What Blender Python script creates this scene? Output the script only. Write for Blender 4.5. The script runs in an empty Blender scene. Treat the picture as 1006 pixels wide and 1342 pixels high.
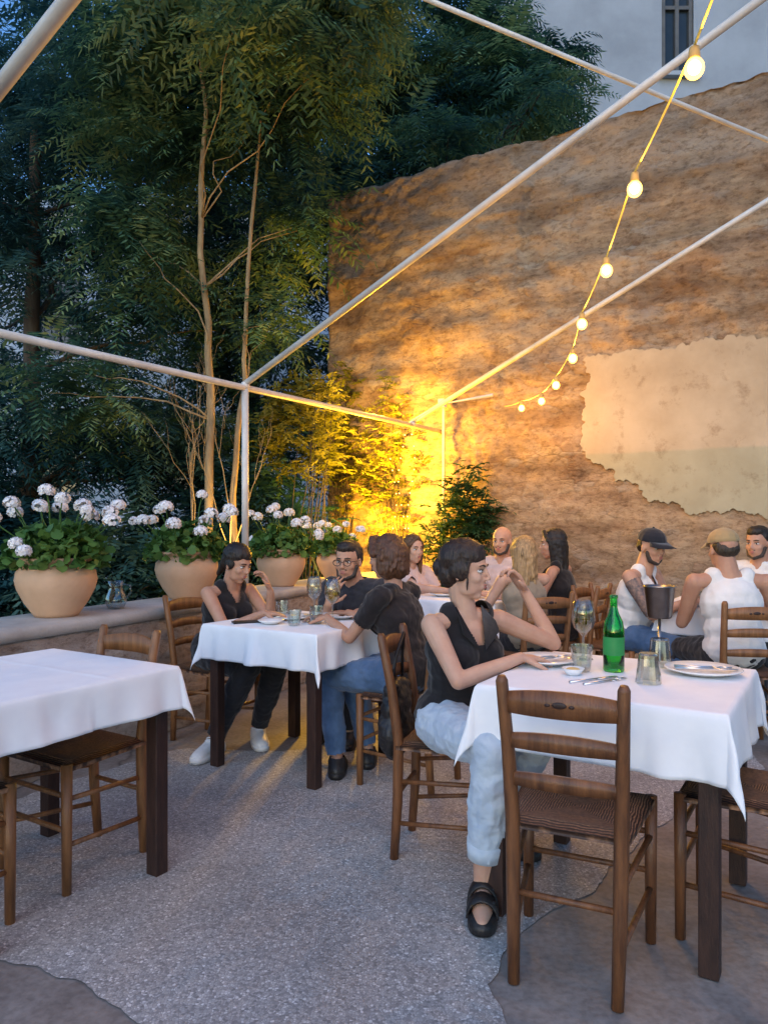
import bpy, math, random
import numpy as np
from mathutils import Vector, Matrix, noise
random.seed(7); rng=np.random.default_rng(11)
scene=bpy.context.scene; COL=scene.collection
H0=1.28
A2=Vector((.53,.848)); B2=Vector((.848,-.53))   # patio grid axes
ZT=.762
# ------------------------------------------------------------------ helpers
def link(o,parent=None):
    COL.objects.link(o)
    if parent: o.parent=parent
    return o
def tag(o,label,cat,group=None,kind=None):
    o["label"]=label; o["category"]=cat
    if group:o["group"]=group
    if kind:o["kind"]=kind
    return o
def empty(name,loc=(0,0,0),rz=0):
    e=bpy.data.objects.new(name,None); e.empty_display_size=.1
    e.location=loc; e.rotation_euler=(0,0,rz); return link(e)
def yaw(f): return math.atan2(-f[0],f[1])
class MB:
    def __init__(s): s.v=[];s.f=[];s.m=[];s.n=0
    def add(s,vf,m=0):
        v,f=vf
        s.v.extend([tuple(x) for x in v]); k=s.n
        s.f.extend([tuple(i+k for i in q) for q in f]); s.m.extend([m]*len(f)); s.n+=len(v); return s
    def mesh(s,name,mats=(),smooth=True):
        me=bpy.data.meshes.new(name); me.from_pydata(s.v,[],s.f)
        for m in mats: me.materials.append(m)
        if len(mats)>1: me.polygons.foreach_set("material_index",s.m)
        me.polygons.foreach_set("use_smooth",[smooth]*len(me.polygons)); me.update(); return me
    def obj(s,name,mats=(),parent=None,smooth=True):
        if not isinstance(mats,(list,tuple)): mats=[mats]
        return link(bpy.data.objects.new(name,s.mesh(name,mats,smooth)),parent)
def frame(d):
    d=np.array(d,float); d/=np.linalg.norm(d)
    u=np.array((0,0,1.)) if abs(d[2])<.9 else np.array((1.,0,0))
    x=np.cross(u,d); x/=np.linalg.norm(x); y=np.cross(d,x); return x,y,d
def rings_mesh(rings,n,cap=True):
    v=[];f=[]
    for r in rings: v.extend(r)
    for i in range(len(rings)-1):
        for j in range(n):
            a=i*n+j;b=i*n+(j+1)%n; f.append((a,b,b+n,a+n))
    if cap: f.append(tuple(range(n))[::-1]); f.append(tuple(range((len(rings)-1)*n,len(rings)*n)))
    return v,f
def tube(pts,rad,n=8,cap=True):
    P=[np.array(p,float) for p in pts]; 
    if not hasattr(rad,'__len__'): rad=[rad]*len(P)
    rings=[]; px=None
    for i,p in enumerate(P):
        d=(P[min(i+1,len(P)-1)]-P[max(i-1,0)])
        x,y,dd=frame(d)
        if px is not None:
            x=px-dd*np.dot(px,dd); x/=np.linalg.norm(x); y=np.cross(dd,x)
        px=x
        rings.append([p+rad[i]*(x*math.cos(2*math.pi*k/n)+y*math.sin(2*math.pi*k/n)) for k in range(n)])
    return rings_mesh(rings,n,cap)
def capsule(p0,p1,r0,r1=None,n=12):
    if r1 is None:r1=r0
    p0=np.array(p0,float);p1=np.array(p1,float); d=p1-p0
    if np.linalg.norm(d)<1e-5: d=np.array((0,0,1e-3))
    x,y,dd=frame(d); rings=[]
    for a in (-85,-60,-30,0): 
        a=math.radians(a); rings.append((p0+dd*r0*math.sin(a),r0*math.cos(a)))
    for a in (0,30,60,85):
        a=math.radians(a); rings.append((p1+dd*r1*math.sin(a),r1*math.cos(a)))
    R=[[c+r*(x*math.cos(2*math.pi*k/n)+y*math.sin(2*math.pi*k/n)) for k in range(n)] for c,r in rings]
    return rings_mesh(R,n)
def ell(c,r,R=None,n=14,m=9):
    c=np.array(c,float); rings=[]
    for i in range(m):
        t=-math.pi/2+math.pi*(i+.3)/(m-.4)
        ring=[]
        for k in range(n):
            p=np.array((r[0]*math.cos(t)*math.cos(2*math.pi*k/n),r[1]*math.cos(t)*math.sin(2*math.pi*k/n),r[2]*math.sin(t)))
            if R is not None: p=R@p
            ring.append(c+p)
        rings.append(ring)
    return rings_mesh(rings,n)
def lathe(prof,n=24,c=(0,0,0),cap=False):
    return rings_mesh([[(c[0]+r*math.cos(2*math.pi*k/n),c[1]+r*math.sin(2*math.pi*k/n),c[2]+z) for k in range(n)] for r,z in prof],n,cap)
def box(c,s,R=None):
    v=[]
    for dz in(-.5,.5):
        for dx,dy in((-.5,-.5),(.5,-.5),(.5,.5),(-.5,.5)):
            p=np.array((dx*s[0],dy*s[1],dz*s[2]))
            if R is not None:p=R@p
            v.append(np.array(c)+p)
    return v,[(3,2,1,0),(4,5,6,7),(0,1,5,4),(1,2,6,5),(2,3,7,6),(3,0,4,7)]
def bevel(o,w=.004,seg=2):
    m=o.modifiers.new("b",'BEVEL'); m.width=w; m.segments=seg; m.limit_method='ANGLE'; return o
# ------------------------------------------------------------------ materials
def nodes(name):
    m=bpy.data.materials.new(name); m.use_nodes=True; nt=m.node_tree; return m,nt,nt.nodes,nt.links,nt.nodes["Principled BSDF"]
def mk(name,c1,c2=None,scale=8,rough=.6,bump=.0,bscale=40,metal=0,stretch=(1,1,1),detail=4,sub=0,spec=.4,sheen=0,c3=None,bd=.01):
    m,nt,N,L,p=nodes(name)
    c2=c2 or tuple(x*.75 for x in c1)
    tc=N.new("ShaderNodeTexCoord"); mp=N.new("ShaderNodeMapping"); mp.inputs['Scale'].default_value=stretch
    L.new(tc.outputs['Object'],mp.inputs['Vector'])
    nz=N.new("ShaderNodeTexNoise"); nz.inputs['Scale'].default_value=scale; nz.inputs['Detail'].default_value=detail; nz.inputs['Roughness'].default_value=.6
    L.new(mp.outputs[0],nz.inputs['Vector'])
    cr=N.new("ShaderNodeValToRGB"); L.new(nz.outputs['Fac'],cr.inputs[0])
    cr.color_ramp.elements[0].position=.35; cr.color_ramp.elements[1].position=.65
    cr.color_ramp.elements[0].color=(*c2,1); cr.color_ramp.elements[1].color=(*c1,1)
    if c3: e=cr.color_ramp.elements.new(.5); e.color=(*c3,1)
    L.new(cr.outputs[0],p.inputs['Base Color'])
    p.inputs['Roughness'].default_value=rough; p.inputs['Metallic'].default_value=metal; p.inputs['Specular IOR Level'].default_value=spec
    if sub: 
        p.inputs['Subsurface Weight'].default_value=sub; p.inputs['Subsurface Radius'].default_value=(.02,.008,.004); p.inputs['Subsurface Scale'].default_value=.5
    if sheen: p.inputs['Sheen Weight'].default_value=sheen
    if bump:
        n2=N.new("ShaderNodeTexNoise"); n2.inputs['Scale'].default_value=bscale; n2.inputs['Detail'].default_value=3
        L.new(mp.outputs[0],n2.inputs['Vector']); b=N.new("ShaderNodeBump"); b.inputs['Strength'].default_value=bump; b.inputs['Distance'].default_value=bd
        L.new(n2.outputs['Fac'],b.inputs['Height']); L.new(b.outputs[0],p.inputs['Normal'])
    return m
def glass(name,col=(1,1,1),rough=.0,ior=1.45):
    m,nt,N,L,p=nodes(name); p.inputs['Base Color'].default_value=(*col,1); p.inputs['Transmission Weight'].default_value=1
    p.inputs['Roughness'].default_value=rough; p.inputs['IOR'].default_value=ior; return m
def thinglass(name,col,lo=.16,pw_=1.5):
    m,nt,N,L,p=nodes(name);tr=N.new("ShaderNodeBsdfTransparent");tr.inputs[0].default_value=(*col,1)
    gl_=N.new("ShaderNodeBsdfGlossy");gl_.inputs['Roughness'].default_value=.05;lw_=N.new("ShaderNodeLayerWeight");lw_.inputs[0].default_value=.4
    mr=N.new("ShaderNodeMapRange");mr.inputs[3].default_value=lo;mr.inputs[4].default_value=.95;L.new(lw_.outputs['Facing'],mr.inputs[0])
    pw=N.new("ShaderNodeMath");pw.operation='POWER';pw.inputs[1].default_value=pw_;L.new(mr.outputs[0],pw.inputs[0])
    ms=N.new("ShaderNodeMixShader");L.new(pw.outputs[0],ms.inputs[0]);L.new(tr.outputs[0],ms.inputs[1]);L.new(gl_.outputs[0],ms.inputs[2]);L.new(ms.outputs[0],N["Material Output"].inputs[0]);return m
def emit(name,col,s,sample=True):
    m,nt,N,L,p=nodes(name); p.inputs['Emission Color'].default_value=(*col,1); p.inputs['Emission Strength'].default_value=s; p.inputs['Base Color'].default_value=(*col,1)
    if not sample: m.cycles.emission_sampling='NONE'
    return m
def leafmat(name,cols,trans=.35,rough=.5):
    m,nt,N,L,p=nodes(name)
    g=N.new("ShaderNodeNewGeometry"); tc=N.new("ShaderNodeTexCoord"); nz=N.new("ShaderNodeTexNoise"); nz.inputs['Scale'].default_value=.9; nz.inputs['Detail'].default_value=2
    L.new(tc.outputs['Object'],nz.inputs['Vector'])
    mx=N.new("ShaderNodeMath"); mx.operation='MULTIPLY_ADD'; mx.inputs[1].default_value=.5; L.new(g.outputs['Random Per Island'],mx.inputs[0])
    m2=N.new("ShaderNodeMath"); m2.operation='MULTIPLY_ADD'; m2.inputs[1].default_value=2.8; m2.inputs[2].default_value=-1.15; L.new(nz.outputs['Fac'],m2.inputs[0]); L.new(m2.outputs[0],mx.inputs[2])
    cr=N.new("ShaderNodeValToRGB"); L.new(mx.outputs[0],cr.inputs[0])
    els=cr.color_ramp.elements
    els[0].position=.05; els[0].color=(*cols[0],1); els[1].position=.95; els[1].color=(*cols[-1],1)
    for i,c in enumerate(cols[1:-1]): e=els.new((i+1)/(len(cols)-1)); e.color=(*c,1)
    L.new(cr.outputs[0],p.inputs['Base Color']); p.inputs['Roughness'].default_value=rough; p.inputs['Specular IOR Level'].default_value=.3
    t=N.new("ShaderNodeBsdfTranslucent"); L.new(cr.outputs[0],t.inputs['Color'])
    ms=N.new("ShaderNodeMixShader"); ms.inputs[0].default_value=trans; L.new(p.outputs[0],ms.inputs[1]); L.new(t.outputs[0],ms.inputs[2])
    L.new(ms.outputs[0],N["Material Output"].inputs['Surface']); return m
M={}
M['wood']=mk("chair_wood",(.20,.080,.030),(.09,.036,.016),6,.36,.25,60,stretch=(6,6,.8))
M['woodlight']=mk("chair_wood_light",(.27,.12,.045),(.14,.06,.023),6,.40,.25,60,stretch=(6,6,.8))
M['darkwood']=mk("table_wood",(.045,.02,.014),(.022,.010,.008),8,.5,.2,50,stretch=(6,6,1))
M['white']=mk("white_paint",(.72,.68,.62),(.56,.52,.47),5,.35,.05)
M['porcelain']=mk("porcelain",(.82,.82,.80),(.78,.78,.76),5,.12)
M['steel']=mk("steel",(.72,.72,.72),(.62,.62,.62),30,.3,metal=1)
M['bucket']=mk("bucket_steel",(.40,.39,.38),(.30,.29,.28),12,.28,metal=1)
M['glass']=thinglass("clear_glass",(.86,.90,.89)); M['green']=glass("green_glass",(.10,.82,.22))
M['wine']=thinglass("white_wine",(.93,.84,.45),.06,2)
M['bread']=mk("butter",(.7,.5,.2),(.6,.4,.15),20,.6)
M['black']=mk("black_leather",(.022,.019,.019),(.012,.011,.011),12,.45,.3,80)
M['whiteshoe']=mk("white_sneaker",(.80,.79,.77),(.68,.67,.65),20,.5)
def cloth(name,c,c2=None,b=.35,bs=14,rough=.85): return mk(name,c,c2 or tuple(x*.85 for x in c),9,rough,b,bs,sheen=.2,spec=.2)
M['linen']=cloth("white_linen",(.84,.84,.85),(.79,.79,.81),.25,9)
def fabric_black(n,c=(.018,.016,.018)): return cloth(n,c,tuple(x*.6 for x in c),.5,10,.9)
def rush():
    m,nt,N,L,p=nodes("woven_rush"); tc=N.new("ShaderNodeTexCoord"); s=N.new("ShaderNodeSeparateXYZ"); L.new(tc.outputs['Object'],s.inputs[0])
    ax=N.new("ShaderNodeMath");ax.operation='ABSOLUTE';L.new(s.outputs[0],ax.inputs[0])
    ay=N.new("ShaderNodeMath");ay.operation='ABSOLUTE';L.new(s.outputs[1],ay.inputs[0])
    mx=N.new("ShaderNodeMath");mx.operation='MAXIMUM';L.new(ax.outputs[0],mx.inputs[0]);L.new(ay.outputs[0],mx.inputs[1])
    nz=N.new("ShaderNodeTexNoise");nz.inputs['Scale'].default_value=22;nz.inputs['Detail'].default_value=4;L.new(tc.outputs['Object'],nz.inputs['Vector'])
    ad=N.new("ShaderNodeMath");ad.operation='MULTIPLY_ADD';ad.inputs[1].default_value=.013;L.new(nz.outputs['Fac'],ad.inputs[0]);L.new(mx.outputs[0],ad.inputs[2])
    fr=N.new("ShaderNodeMath");fr.operation='MULTIPLY';fr.inputs[1].default_value=850;L.new(ad.outputs[0],fr.inputs[0])
    sn=N.new("ShaderNodeMath");sn.operation='SINE';L.new(fr.outputs[0],sn.inputs[0])
    mr=N.new("ShaderNodeMapRange");mr.inputs[1].default_value=-1;L.new(sn.outputs[0],mr.inputs[0])
    n2=N.new("ShaderNodeTexNoise");n2.inputs['Scale'].default_value=90;L.new(tc.outputs['Object'],n2.inputs['Vector'])
    mu=N.new("ShaderNodeMath");mu.operation='MULTIPLY';L.new(mr.outputs[0],mu.inputs[0]);L.new(n2.outputs['Fac'],mu.inputs[1])
    cr=N.new("ShaderNodeValToRGB");cr.color_ramp.elements[0].color=(.04,.017,.009,1);cr.color_ramp.elements[1].color=(.34,.17,.085,1);cr.color_ramp.elements[0].position=.05;cr.color_ramp.elements[1].position=.62
    L.new(mu.outputs[0],cr.inputs[0]);L.new(cr.outputs[0],p.inputs['Base Color'])
    b=N.new("ShaderNodeBump");b.inputs['Strength'].default_value=.9;b.inputs['Distance'].default_value=.003;L.new(mu.outputs[0],b.inputs['Height']);L.new(b.outputs[0],p.inputs['Normal'])
    p.inputs['Roughness'].default_value=.6; return m
M['rush']=rush()
def pebble():
    m,nt,N,L,p=nodes("washed_pebble"); tc=N.new("ShaderNodeTexCoord")
    v=N.new("ShaderNodeTexVoronoi");v.inputs['Scale'].default_value=118;L.new(tc.outputs['Object'],v.inputs['Vector'])
    v2=N.new("ShaderNodeTexVoronoi");v2.feature='DISTANCE_TO_EDGE';v2.inputs['Scale'].default_value=118;L.new(tc.outputs['Object'],v2.inputs['Vector'])
    s=N.new("ShaderNodeSeparateColor");L.new(v.outputs['Color'],s.inputs[0])
    cr=N.new("ShaderNodeValToRGB");cr.color_ramp.interpolation='LINEAR';e=cr.color_ramp.elements
    e[0].color=(.24,.235,.23,1);e[1].color=(.80,.79,.78,1)
    for ps,c in((.3,(.40,.39,.38)),(.6,(.56,.55,.54)),(.8,(.47,.44,.41)),(.9,(.70,.69,.67))):
        q=e.new(ps);q.color=(*c,1)
    L.new(s.outputs[0],cr.inputs[0])
    r2=N.new("ShaderNodeValToRGB");r2.color_ramp.elements[0].position=.02;r2.color_ramp.elements[1].position=.12;L.new(v2.outputs['Distance'],r2.inputs[0])
    mx=N.new("ShaderNodeMix");mx.data_type='RGBA';mx.inputs[6].default_value=(.30,.29,.285,1);L.new(r2.outputs[0],mx.inputs[0]);L.new(cr.outputs[0],mx.inputs[7])
    nz=N.new("ShaderNodeTexNoise");nz.inputs['Scale'].default_value=1.3;nz.inputs['Detail'].default_value=6;L.new(tc.outputs['Object'],nz.inputs['Vector'])
    r3=N.new("ShaderNodeValToRGB");r3.color_ramp.elements[0].position=.3;r3.color_ramp.elements[0].color=(.62,.61,.61,1);r3.color_ramp.elements[1].position=.68;r3.color_ramp.elements[1].color=(1.06,1.06,1.06,1);L.new(nz.outputs['Fac'],r3.inputs[0])
    m3=N.new("ShaderNodeMix");m3.data_type='RGBA';m3.blend_type='MULTIPLY';m3.inputs[0].default_value=1;L.new(mx.outputs[2],m3.inputs[6]);L.new(r3.outputs[0],m3.inputs[7])
    L.new(m3.outputs[2],p.inputs['Base Color'])
    b=N.new("ShaderNodeBump");b.inputs['Strength'].default_value=.4;b.inputs['Distance'].default_value=.003;L.new(r2.outputs[0],b.inputs['Height']);L.new(b.outputs[0],p.inputs['Normal'])
    p.inputs['Roughness'].default_value=.6;return m
M['pebble']=pebble()
def concrete():
    m,nt,N,L,p=nodes("stained_concrete"); tc=N.new("ShaderNodeTexCoord")
    nz=N.new("ShaderNodeTexNoise");nz.inputs['Scale'].default_value=2.2;nz.inputs['Detail'].default_value=8;nz.inputs['Roughness'].default_value=.65;L.new(tc.outputs['Object'],nz.inputs['Vector'])
    cr=N.new("ShaderNodeValToRGB");e=cr.color_ramp.elements;e[0].position=.3;e[0].color=(.16,.14,.125,1);e[1].position=.7;e[1].color=(.36,.33,.30,1);q=e.new(.5);q.color=(.25,.22,.20,1)
    L.new(nz.outputs['Fac'],cr.inputs[0])
    v=N.new("ShaderNodeTexVoronoi");v.feature='DISTANCE_TO_EDGE';v.inputs['Scale'].default_value=.55
    n3=N.new("ShaderNodeTexNoise");n3.inputs['Scale'].default_value=5;L.new(tc.outputs['Object'],n3.inputs['Vector'])
    mm=N.new("ShaderNodeMix");mm.data_type='VECTOR';mm.inputs[0].default_value=.15;L.new(tc.outputs['Object'],mm.inputs[4]);L.new(n3.outputs['Color'],mm.inputs[5]);L.new(mm.outputs[1],v.inputs['Vector'])
    r=N.new("ShaderNodeValToRGB");r.color_ramp.elements[0].position=.0;r.color_ramp.elements[0].color=(.4,.4,.4,1);r.color_ramp.elements[1].position=.006;L.new(v.outputs['Distance'],r.inputs[0])
    m3=N.new("ShaderNodeMix");m3.data_type='RGBA';m3.blend_type='MULTIPLY';m3.inputs[0].default_value=1;L.new(cr.outputs[0],m3.inputs[6]);L.new(r.outputs[0],m3.inputs[7])
    n4=N.new("ShaderNodeTexNoise");n4.inputs['Scale'].default_value=45;n4.inputs['Detail'].default_value=4;L.new(tc.outputs['Object'],n4.inputs['Vector'])
    r4=N.new("ShaderNodeValToRGB");r4.color_ramp.elements[0].position=.35;r4.color_ramp.elements[0].color=(.78,.77,.76,1);r4.color_ramp.elements[1].position=.6;L.new(n4.outputs['Fac'],r4.inputs[0])
    m5=N.new("ShaderNodeMix");m5.data_type='RGBA';m5.blend_type='MULTIPLY';m5.inputs[0].default_value=1;L.new(m3.outputs[2],m5.inputs[6]);L.new(r4.outputs[0],m5.inputs[7]);L.new(m5.outputs[2],p.inputs['Base Color'])
    b=N.new("ShaderNodeBump");b.inputs['Strength'].default_value=.4;b.inputs['Distance'].default_value=.006;L.new(n4.outputs['Fac'],b.inputs['Height']);L.new(b.outputs[0],p.inputs['Normal'])
    p.inputs['Roughness'].default_value=.6;return m
M['concrete']=concrete()
def stonewall(name,cols,vs=6.2,mixw=.72,capz=None,edk=.62,bmp=.42,lo=.46,hi=.60):
    m,nt,N,L,p=nodes(name); tc=N.new("ShaderNodeTexCoord")
    mp=N.new("ShaderNodeMapping");mp.inputs['Scale'].default_value=(1,1,1.9);L.new(tc.outputs['Object'],mp.inputs[0])
    nA=N.new("ShaderNodeTexNoise");nA.inputs['Scale'].default_value=.9;nA.inputs['Detail'].default_value=10;nA.inputs['Roughness'].default_value=.68;L.new(mp.outputs[0],nA.inputs['Vector'])
    cr=N.new("ShaderNodeValToRGB");e=cr.color_ramp.elements;e[0].position=.35;e[1].position=.66;e[0].color=(*cols[0],1);e[1].color=(*cols[-1],1)
    for i,c in enumerate(cols[1:-1]): q=e.new(.35+.31*(i+1)/(len(cols)-1));q.color=(*c,1)
    L.new(nA.outputs['Fac'],cr.inputs[0])
    nW=N.new("ShaderNodeTexNoise");nW.inputs['Scale'].default_value=6;nW.inputs['Detail'].default_value=5;L.new(mp.outputs[0],nW.inputs['Vector'])
    mw=N.new("ShaderNodeMix");mw.data_type='VECTOR';mw.inputs[0].default_value=.17;L.new(mp.outputs[0],mw.inputs[4]);L.new(nW.outputs['Color'],mw.inputs[5])
    v=N.new("ShaderNodeTexVoronoi");v.inputs['Scale'].default_value=vs;v.feature='DISTANCE_TO_EDGE';L.new(mw.outputs[1],v.inputs['Vector'])
    vc=N.new("ShaderNodeTexVoronoi");vc.inputs['Scale'].default_value=vs;L.new(mw.outputs[1],vc.inputs['Vector'])
    sc=N.new("ShaderNodeSeparateColor");L.new(vc.outputs['Color'],sc.inputs[0])
    c2=N.new("ShaderNodeValToRGB");e=c2.color_ramp.elements;e[0].color=(.23,.135,.08,1);e[1].color=(.48,.41,.32,1);q=e.new(.35);q.color=(.33,.225,.145,1);q=e.new(.7);q.color=(.41,.31,.20,1);q=e.new(.85);q.color=(.33,.29,.25,1);L.new(sc.outputs[0],c2.inputs[0])
    ed=N.new("ShaderNodeValToRGB");ed.color_ramp.elements[0].position=.0;ed.color_ramp.elements[0].color=(edk,edk*.95,edk*.9,1);ed.color_ramp.elements[1].position=.13;L.new(v.outputs['Distance'],ed.inputs[0])
    st=N.new("ShaderNodeMix");st.data_type='RGBA';st.blend_type='MULTIPLY';st.inputs[0].default_value=1;L.new(c2.outputs[0],st.inputs[6]);L.new(ed.outputs[0],st.inputs[7])
    nM=N.new("ShaderNodeTexNoise");nM.inputs['Scale'].default_value=1.9;nM.inputs['Detail'].default_value=10;nM.inputs['Roughness'].default_value=.78;L.new(tc.outputs['Object'],nM.inputs['Vector'])
    rm=N.new("ShaderNodeValToRGB");rm.color_ramp.elements[0].position=lo;rm.color_ramp.elements[1].position=hi;L.new(nM.outputs['Fac'],rm.inputs[0])
    ms=N.new("ShaderNodeMath");ms.operation='MULTIPLY_ADD';ms.inputs[1].default_value=mixw-.08;ms.inputs[2].default_value=.08;L.new(rm.outputs[0],ms.inputs[0])
    mx=N.new("ShaderNodeMix");mx.data_type='RGBA';L.new(ms.outputs[0],mx.inputs[0]);L.new(cr.outputs[0],mx.inputs[6]);L.new(st.outputs[2],mx.inputs[7])
    last=mx.outputs[2]
    if capz:
        sp=N.new("ShaderNodeSeparateXYZ");L.new(tc.outputs['Object'],sp.inputs[0])
        a=N.new("ShaderNodeMath");a.operation='MULTIPLY_ADD';a.inputs[1].default_value=1.3;L.new(nM.outputs['Fac'],a.inputs[0]);L.new(sp.outputs[2],a.inputs[2])
        r=N.new("ShaderNodeMapRange");r.inputs[1].default_value=capz+.45;r.inputs[2].default_value=capz+.85;L.new(a.outputs[0],r.inputs[0])
        mc=N.new("ShaderNodeMix");mc.data_type='RGBA';mc.inputs[7].default_value=(.27,.225,.185,1);L.new(last,mc.inputs[6])
        k=N.new("ShaderNodeMath");k.operation='MULTIPLY';k.inputs[1].default_value=.5;L.new(r.outputs[0],k.inputs[0]);L.new(k.outputs[0],mc.inputs[0]);last=mc.outputs[2]
    mb_=N.new("ShaderNodeMapping");mb_.inputs['Scale'].default_value=(.35,.35,2.4);L.new(tc.outputs['Object'],mb_.inputs[0])
    nB=N.new("ShaderNodeTexNoise");nB.inputs['Scale'].default_value=1.6;nB.inputs['Detail'].default_value=7;nB.inputs['Roughness'].default_value=.6;L.new(mb_.outputs[0],nB.inputs['Vector'])
    rb=N.new("ShaderNodeValToRGB");rb.color_ramp.elements[0].position=.38;rb.color_ramp.elements[0].color=(.66,.60,.55,1);rb.color_ramp.elements[1].position=.56;rb.color_ramp.elements[1].color=(1.08,1.06,1.04,1);L.new(nB.outputs['Fac'],rb.inputs[0])
    mB=N.new("ShaderNodeMix");mB.data_type='RGBA';mB.blend_type='MULTIPLY';mB.inputs[0].default_value=1;L.new(last,mB.inputs[6]);L.new(rb.outputs[0],mB.inputs[7])
    nF=N.new("ShaderNodeTexNoise");nF.inputs['Scale'].default_value=12;nF.inputs['Detail'].default_value=8;nF.inputs['Roughness'].default_value=.75;L.new(mp.outputs[0],nF.inputs['Vector'])
    rf=N.new("ShaderNodeValToRGB");rf.color_ramp.elements[0].position=.34;rf.color_ramp.elements[0].color=(.54,.49,.45,1);rf.color_ramp.elements[1].position=.52;rf.color_ramp.elements[1].color=(1.05,1.05,1.05,1);L.new(nF.outputs['Fac'],rf.inputs[0])
    m4=N.new("ShaderNodeMix");m4.data_type='RGBA';m4.blend_type='MULTIPLY';m4.inputs[0].default_value=1;L.new(mB.outputs[2],m4.inputs[6]);L.new(rf.outputs[0],m4.inputs[7])
    L.new(m4.outputs[2],p.inputs['Base Color'])
    b=N.new("ShaderNodeBump");b.inputs['Strength'].default_value=.85;b.inputs['Distance'].default_value=.02;L.new(nF.outputs['Fac'],b.inputs['Height'])
    mn=N.new("ShaderNodeMath");mn.operation='MINIMUM';mn.inputs[1].default_value=.14;L.new(v.outputs['Distance'],mn.inputs[0])
    md=N.new("ShaderNodeMath");md.operation='MULTIPLY';L.new(mn.outputs[0],md.inputs[0]);L.new(rm.outputs[0],md.inputs[1])
    b2=N.new("ShaderNodeBump");b2.inputs['Strength'].default_value=bmp;b2.inputs['Distance'].default_value=.16;L.new(md.outputs[0],b2.inputs['Height']);L.new(b.outputs[0],b2.inputs['Normal']);L.new(b2.outputs[0],p.inputs['Normal'])
    p.inputs['Roughness'].default_value=.9;p.inputs['Specular IOR Level'].default_value=.15;return m
M['wall']=stonewall("old_masonry",[(.21,.13,.075),(.33,.225,.14),(.43,.31,.195),(.32,.22,.14),(.48,.37,.25)],capz=4.4)
M['lowwall']=stonewall("parapet_masonry",[(.30,.26,.22),(.40,.35,.305),(.45,.40,.35),(.50,.46,.41)],5,.3,lo=.5,hi=.62)
M['ledge']=mk("parapet_render",(.50,.47,.43),(.34,.31,.275),3,.85,.6,30,detail=8,c3=(.43,.40,.36))
# ------------------------------------------------------------------ world, camera
w=bpy.data.worlds.new("World"); scene.world=w; w.use_nodes=True
N=w.node_tree.nodes;L=w.node_tree.links;bg=N["Background"]
sky=N.new("ShaderNodeTexSky");sky.sky_type='NISHITA';sky.sun_disc=False;sky.sun_elevation=math.radians(6);sky.sun_rotation=math.radians(200);sky.ozone_density=3;sky.dust_density=.6
mx=N.new("ShaderNodeMix");mx.data_type='RGBA';mx.blend_type='MULTIPLY';mx.inputs[0].default_value=1;mx.inputs[7].default_value=(.78,.92,1.14,1)
L.new(sky.outputs[0],mx.inputs[6]);L.new(mx.outputs[2],bg.inputs[0]);bg.inputs[1].default_value=.46
scene.view_settings.view_transform='Standard'
cam=bpy.data.cameras.new("Camera");co=link(bpy.data.objects.new("Camera",cam));co.location=(0,0,H0);co.rotation_euler=(math.pi/2,0,0)
cam.sensor_fit='VERTICAL';cam.sensor_height=36;cam.lens=26;cam.shift_y=.01416;cam.clip_end=500;cam.clip_start=.05;scene.camera=co
sl=bpy.data.lights.new("dusk_sun",'SUN');sl.energy=.95;sl.angle=math.radians(50);sl.color=(.82,.90,1);so=link(bpy.data.objects.new("dusk_sun",sl))
so.rotation_euler=(math.radians(48),0,math.radians(-20))
# ------------------------------------------------------------------ ground
g=MB().add(([(-150,-150,-.03),(150,-150,-.03),(150,150,-.03),(-150,150,-.03)],[(0,1,2,3)])).obj("ground",mk("soil",(.07,.055,.04),(.04,.032,.024),3,.95,.5,20));g["kind"]="structure"
g=MB().add(([(-3.6,-4,-.004),(7,-4,-.004),(7,5,-.004),(.4,8.6,-.004),(-2.9,1.2,-.004)],[(0,1,2,3,4)])).obj("patio_floor",M['concrete']);g["kind"]="structure"
out=[(-1.9,2.55),(-1.18,2.276),(-.995,2.176),(-.73,2.0),(-.5,1.9),(-.35,1.6),(.15,1.6),(.287,1.893),(.292,2.067),(.377,2.255),(.49,2.36),(.94,2.88),(1.41,3.44),(2.0,3.9),(2.1,4.3),(1.0,4.35),(-.1,4.2),(-1.18,4.25),(-1.45,3.9),(-1.85,3.3)]
pts=[]
for i in range(len(out)):
    p=Vector(out[i]);q=Vector(out[(i+1)%len(out)]);n=max(2,int((q-p).length/.02))
    for k in range(n):
        t=p.lerp(q,k/n);d=(q-p).normalized();o=noise.noise((t.x*2.5,t.y*2.5,1))*.09+noise.noise((t.x*8,t.y*8,4))*.018+noise.noise((t.x*30,t.y*30,4))*.008
        pts.append((t.x-d.y*o,t.y+d.x*o,0))
g=MB().add((pts,[tuple(range(len(pts)))])).obj("pebble_paving",M['pebble']);g["kind"]="structure"
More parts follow.
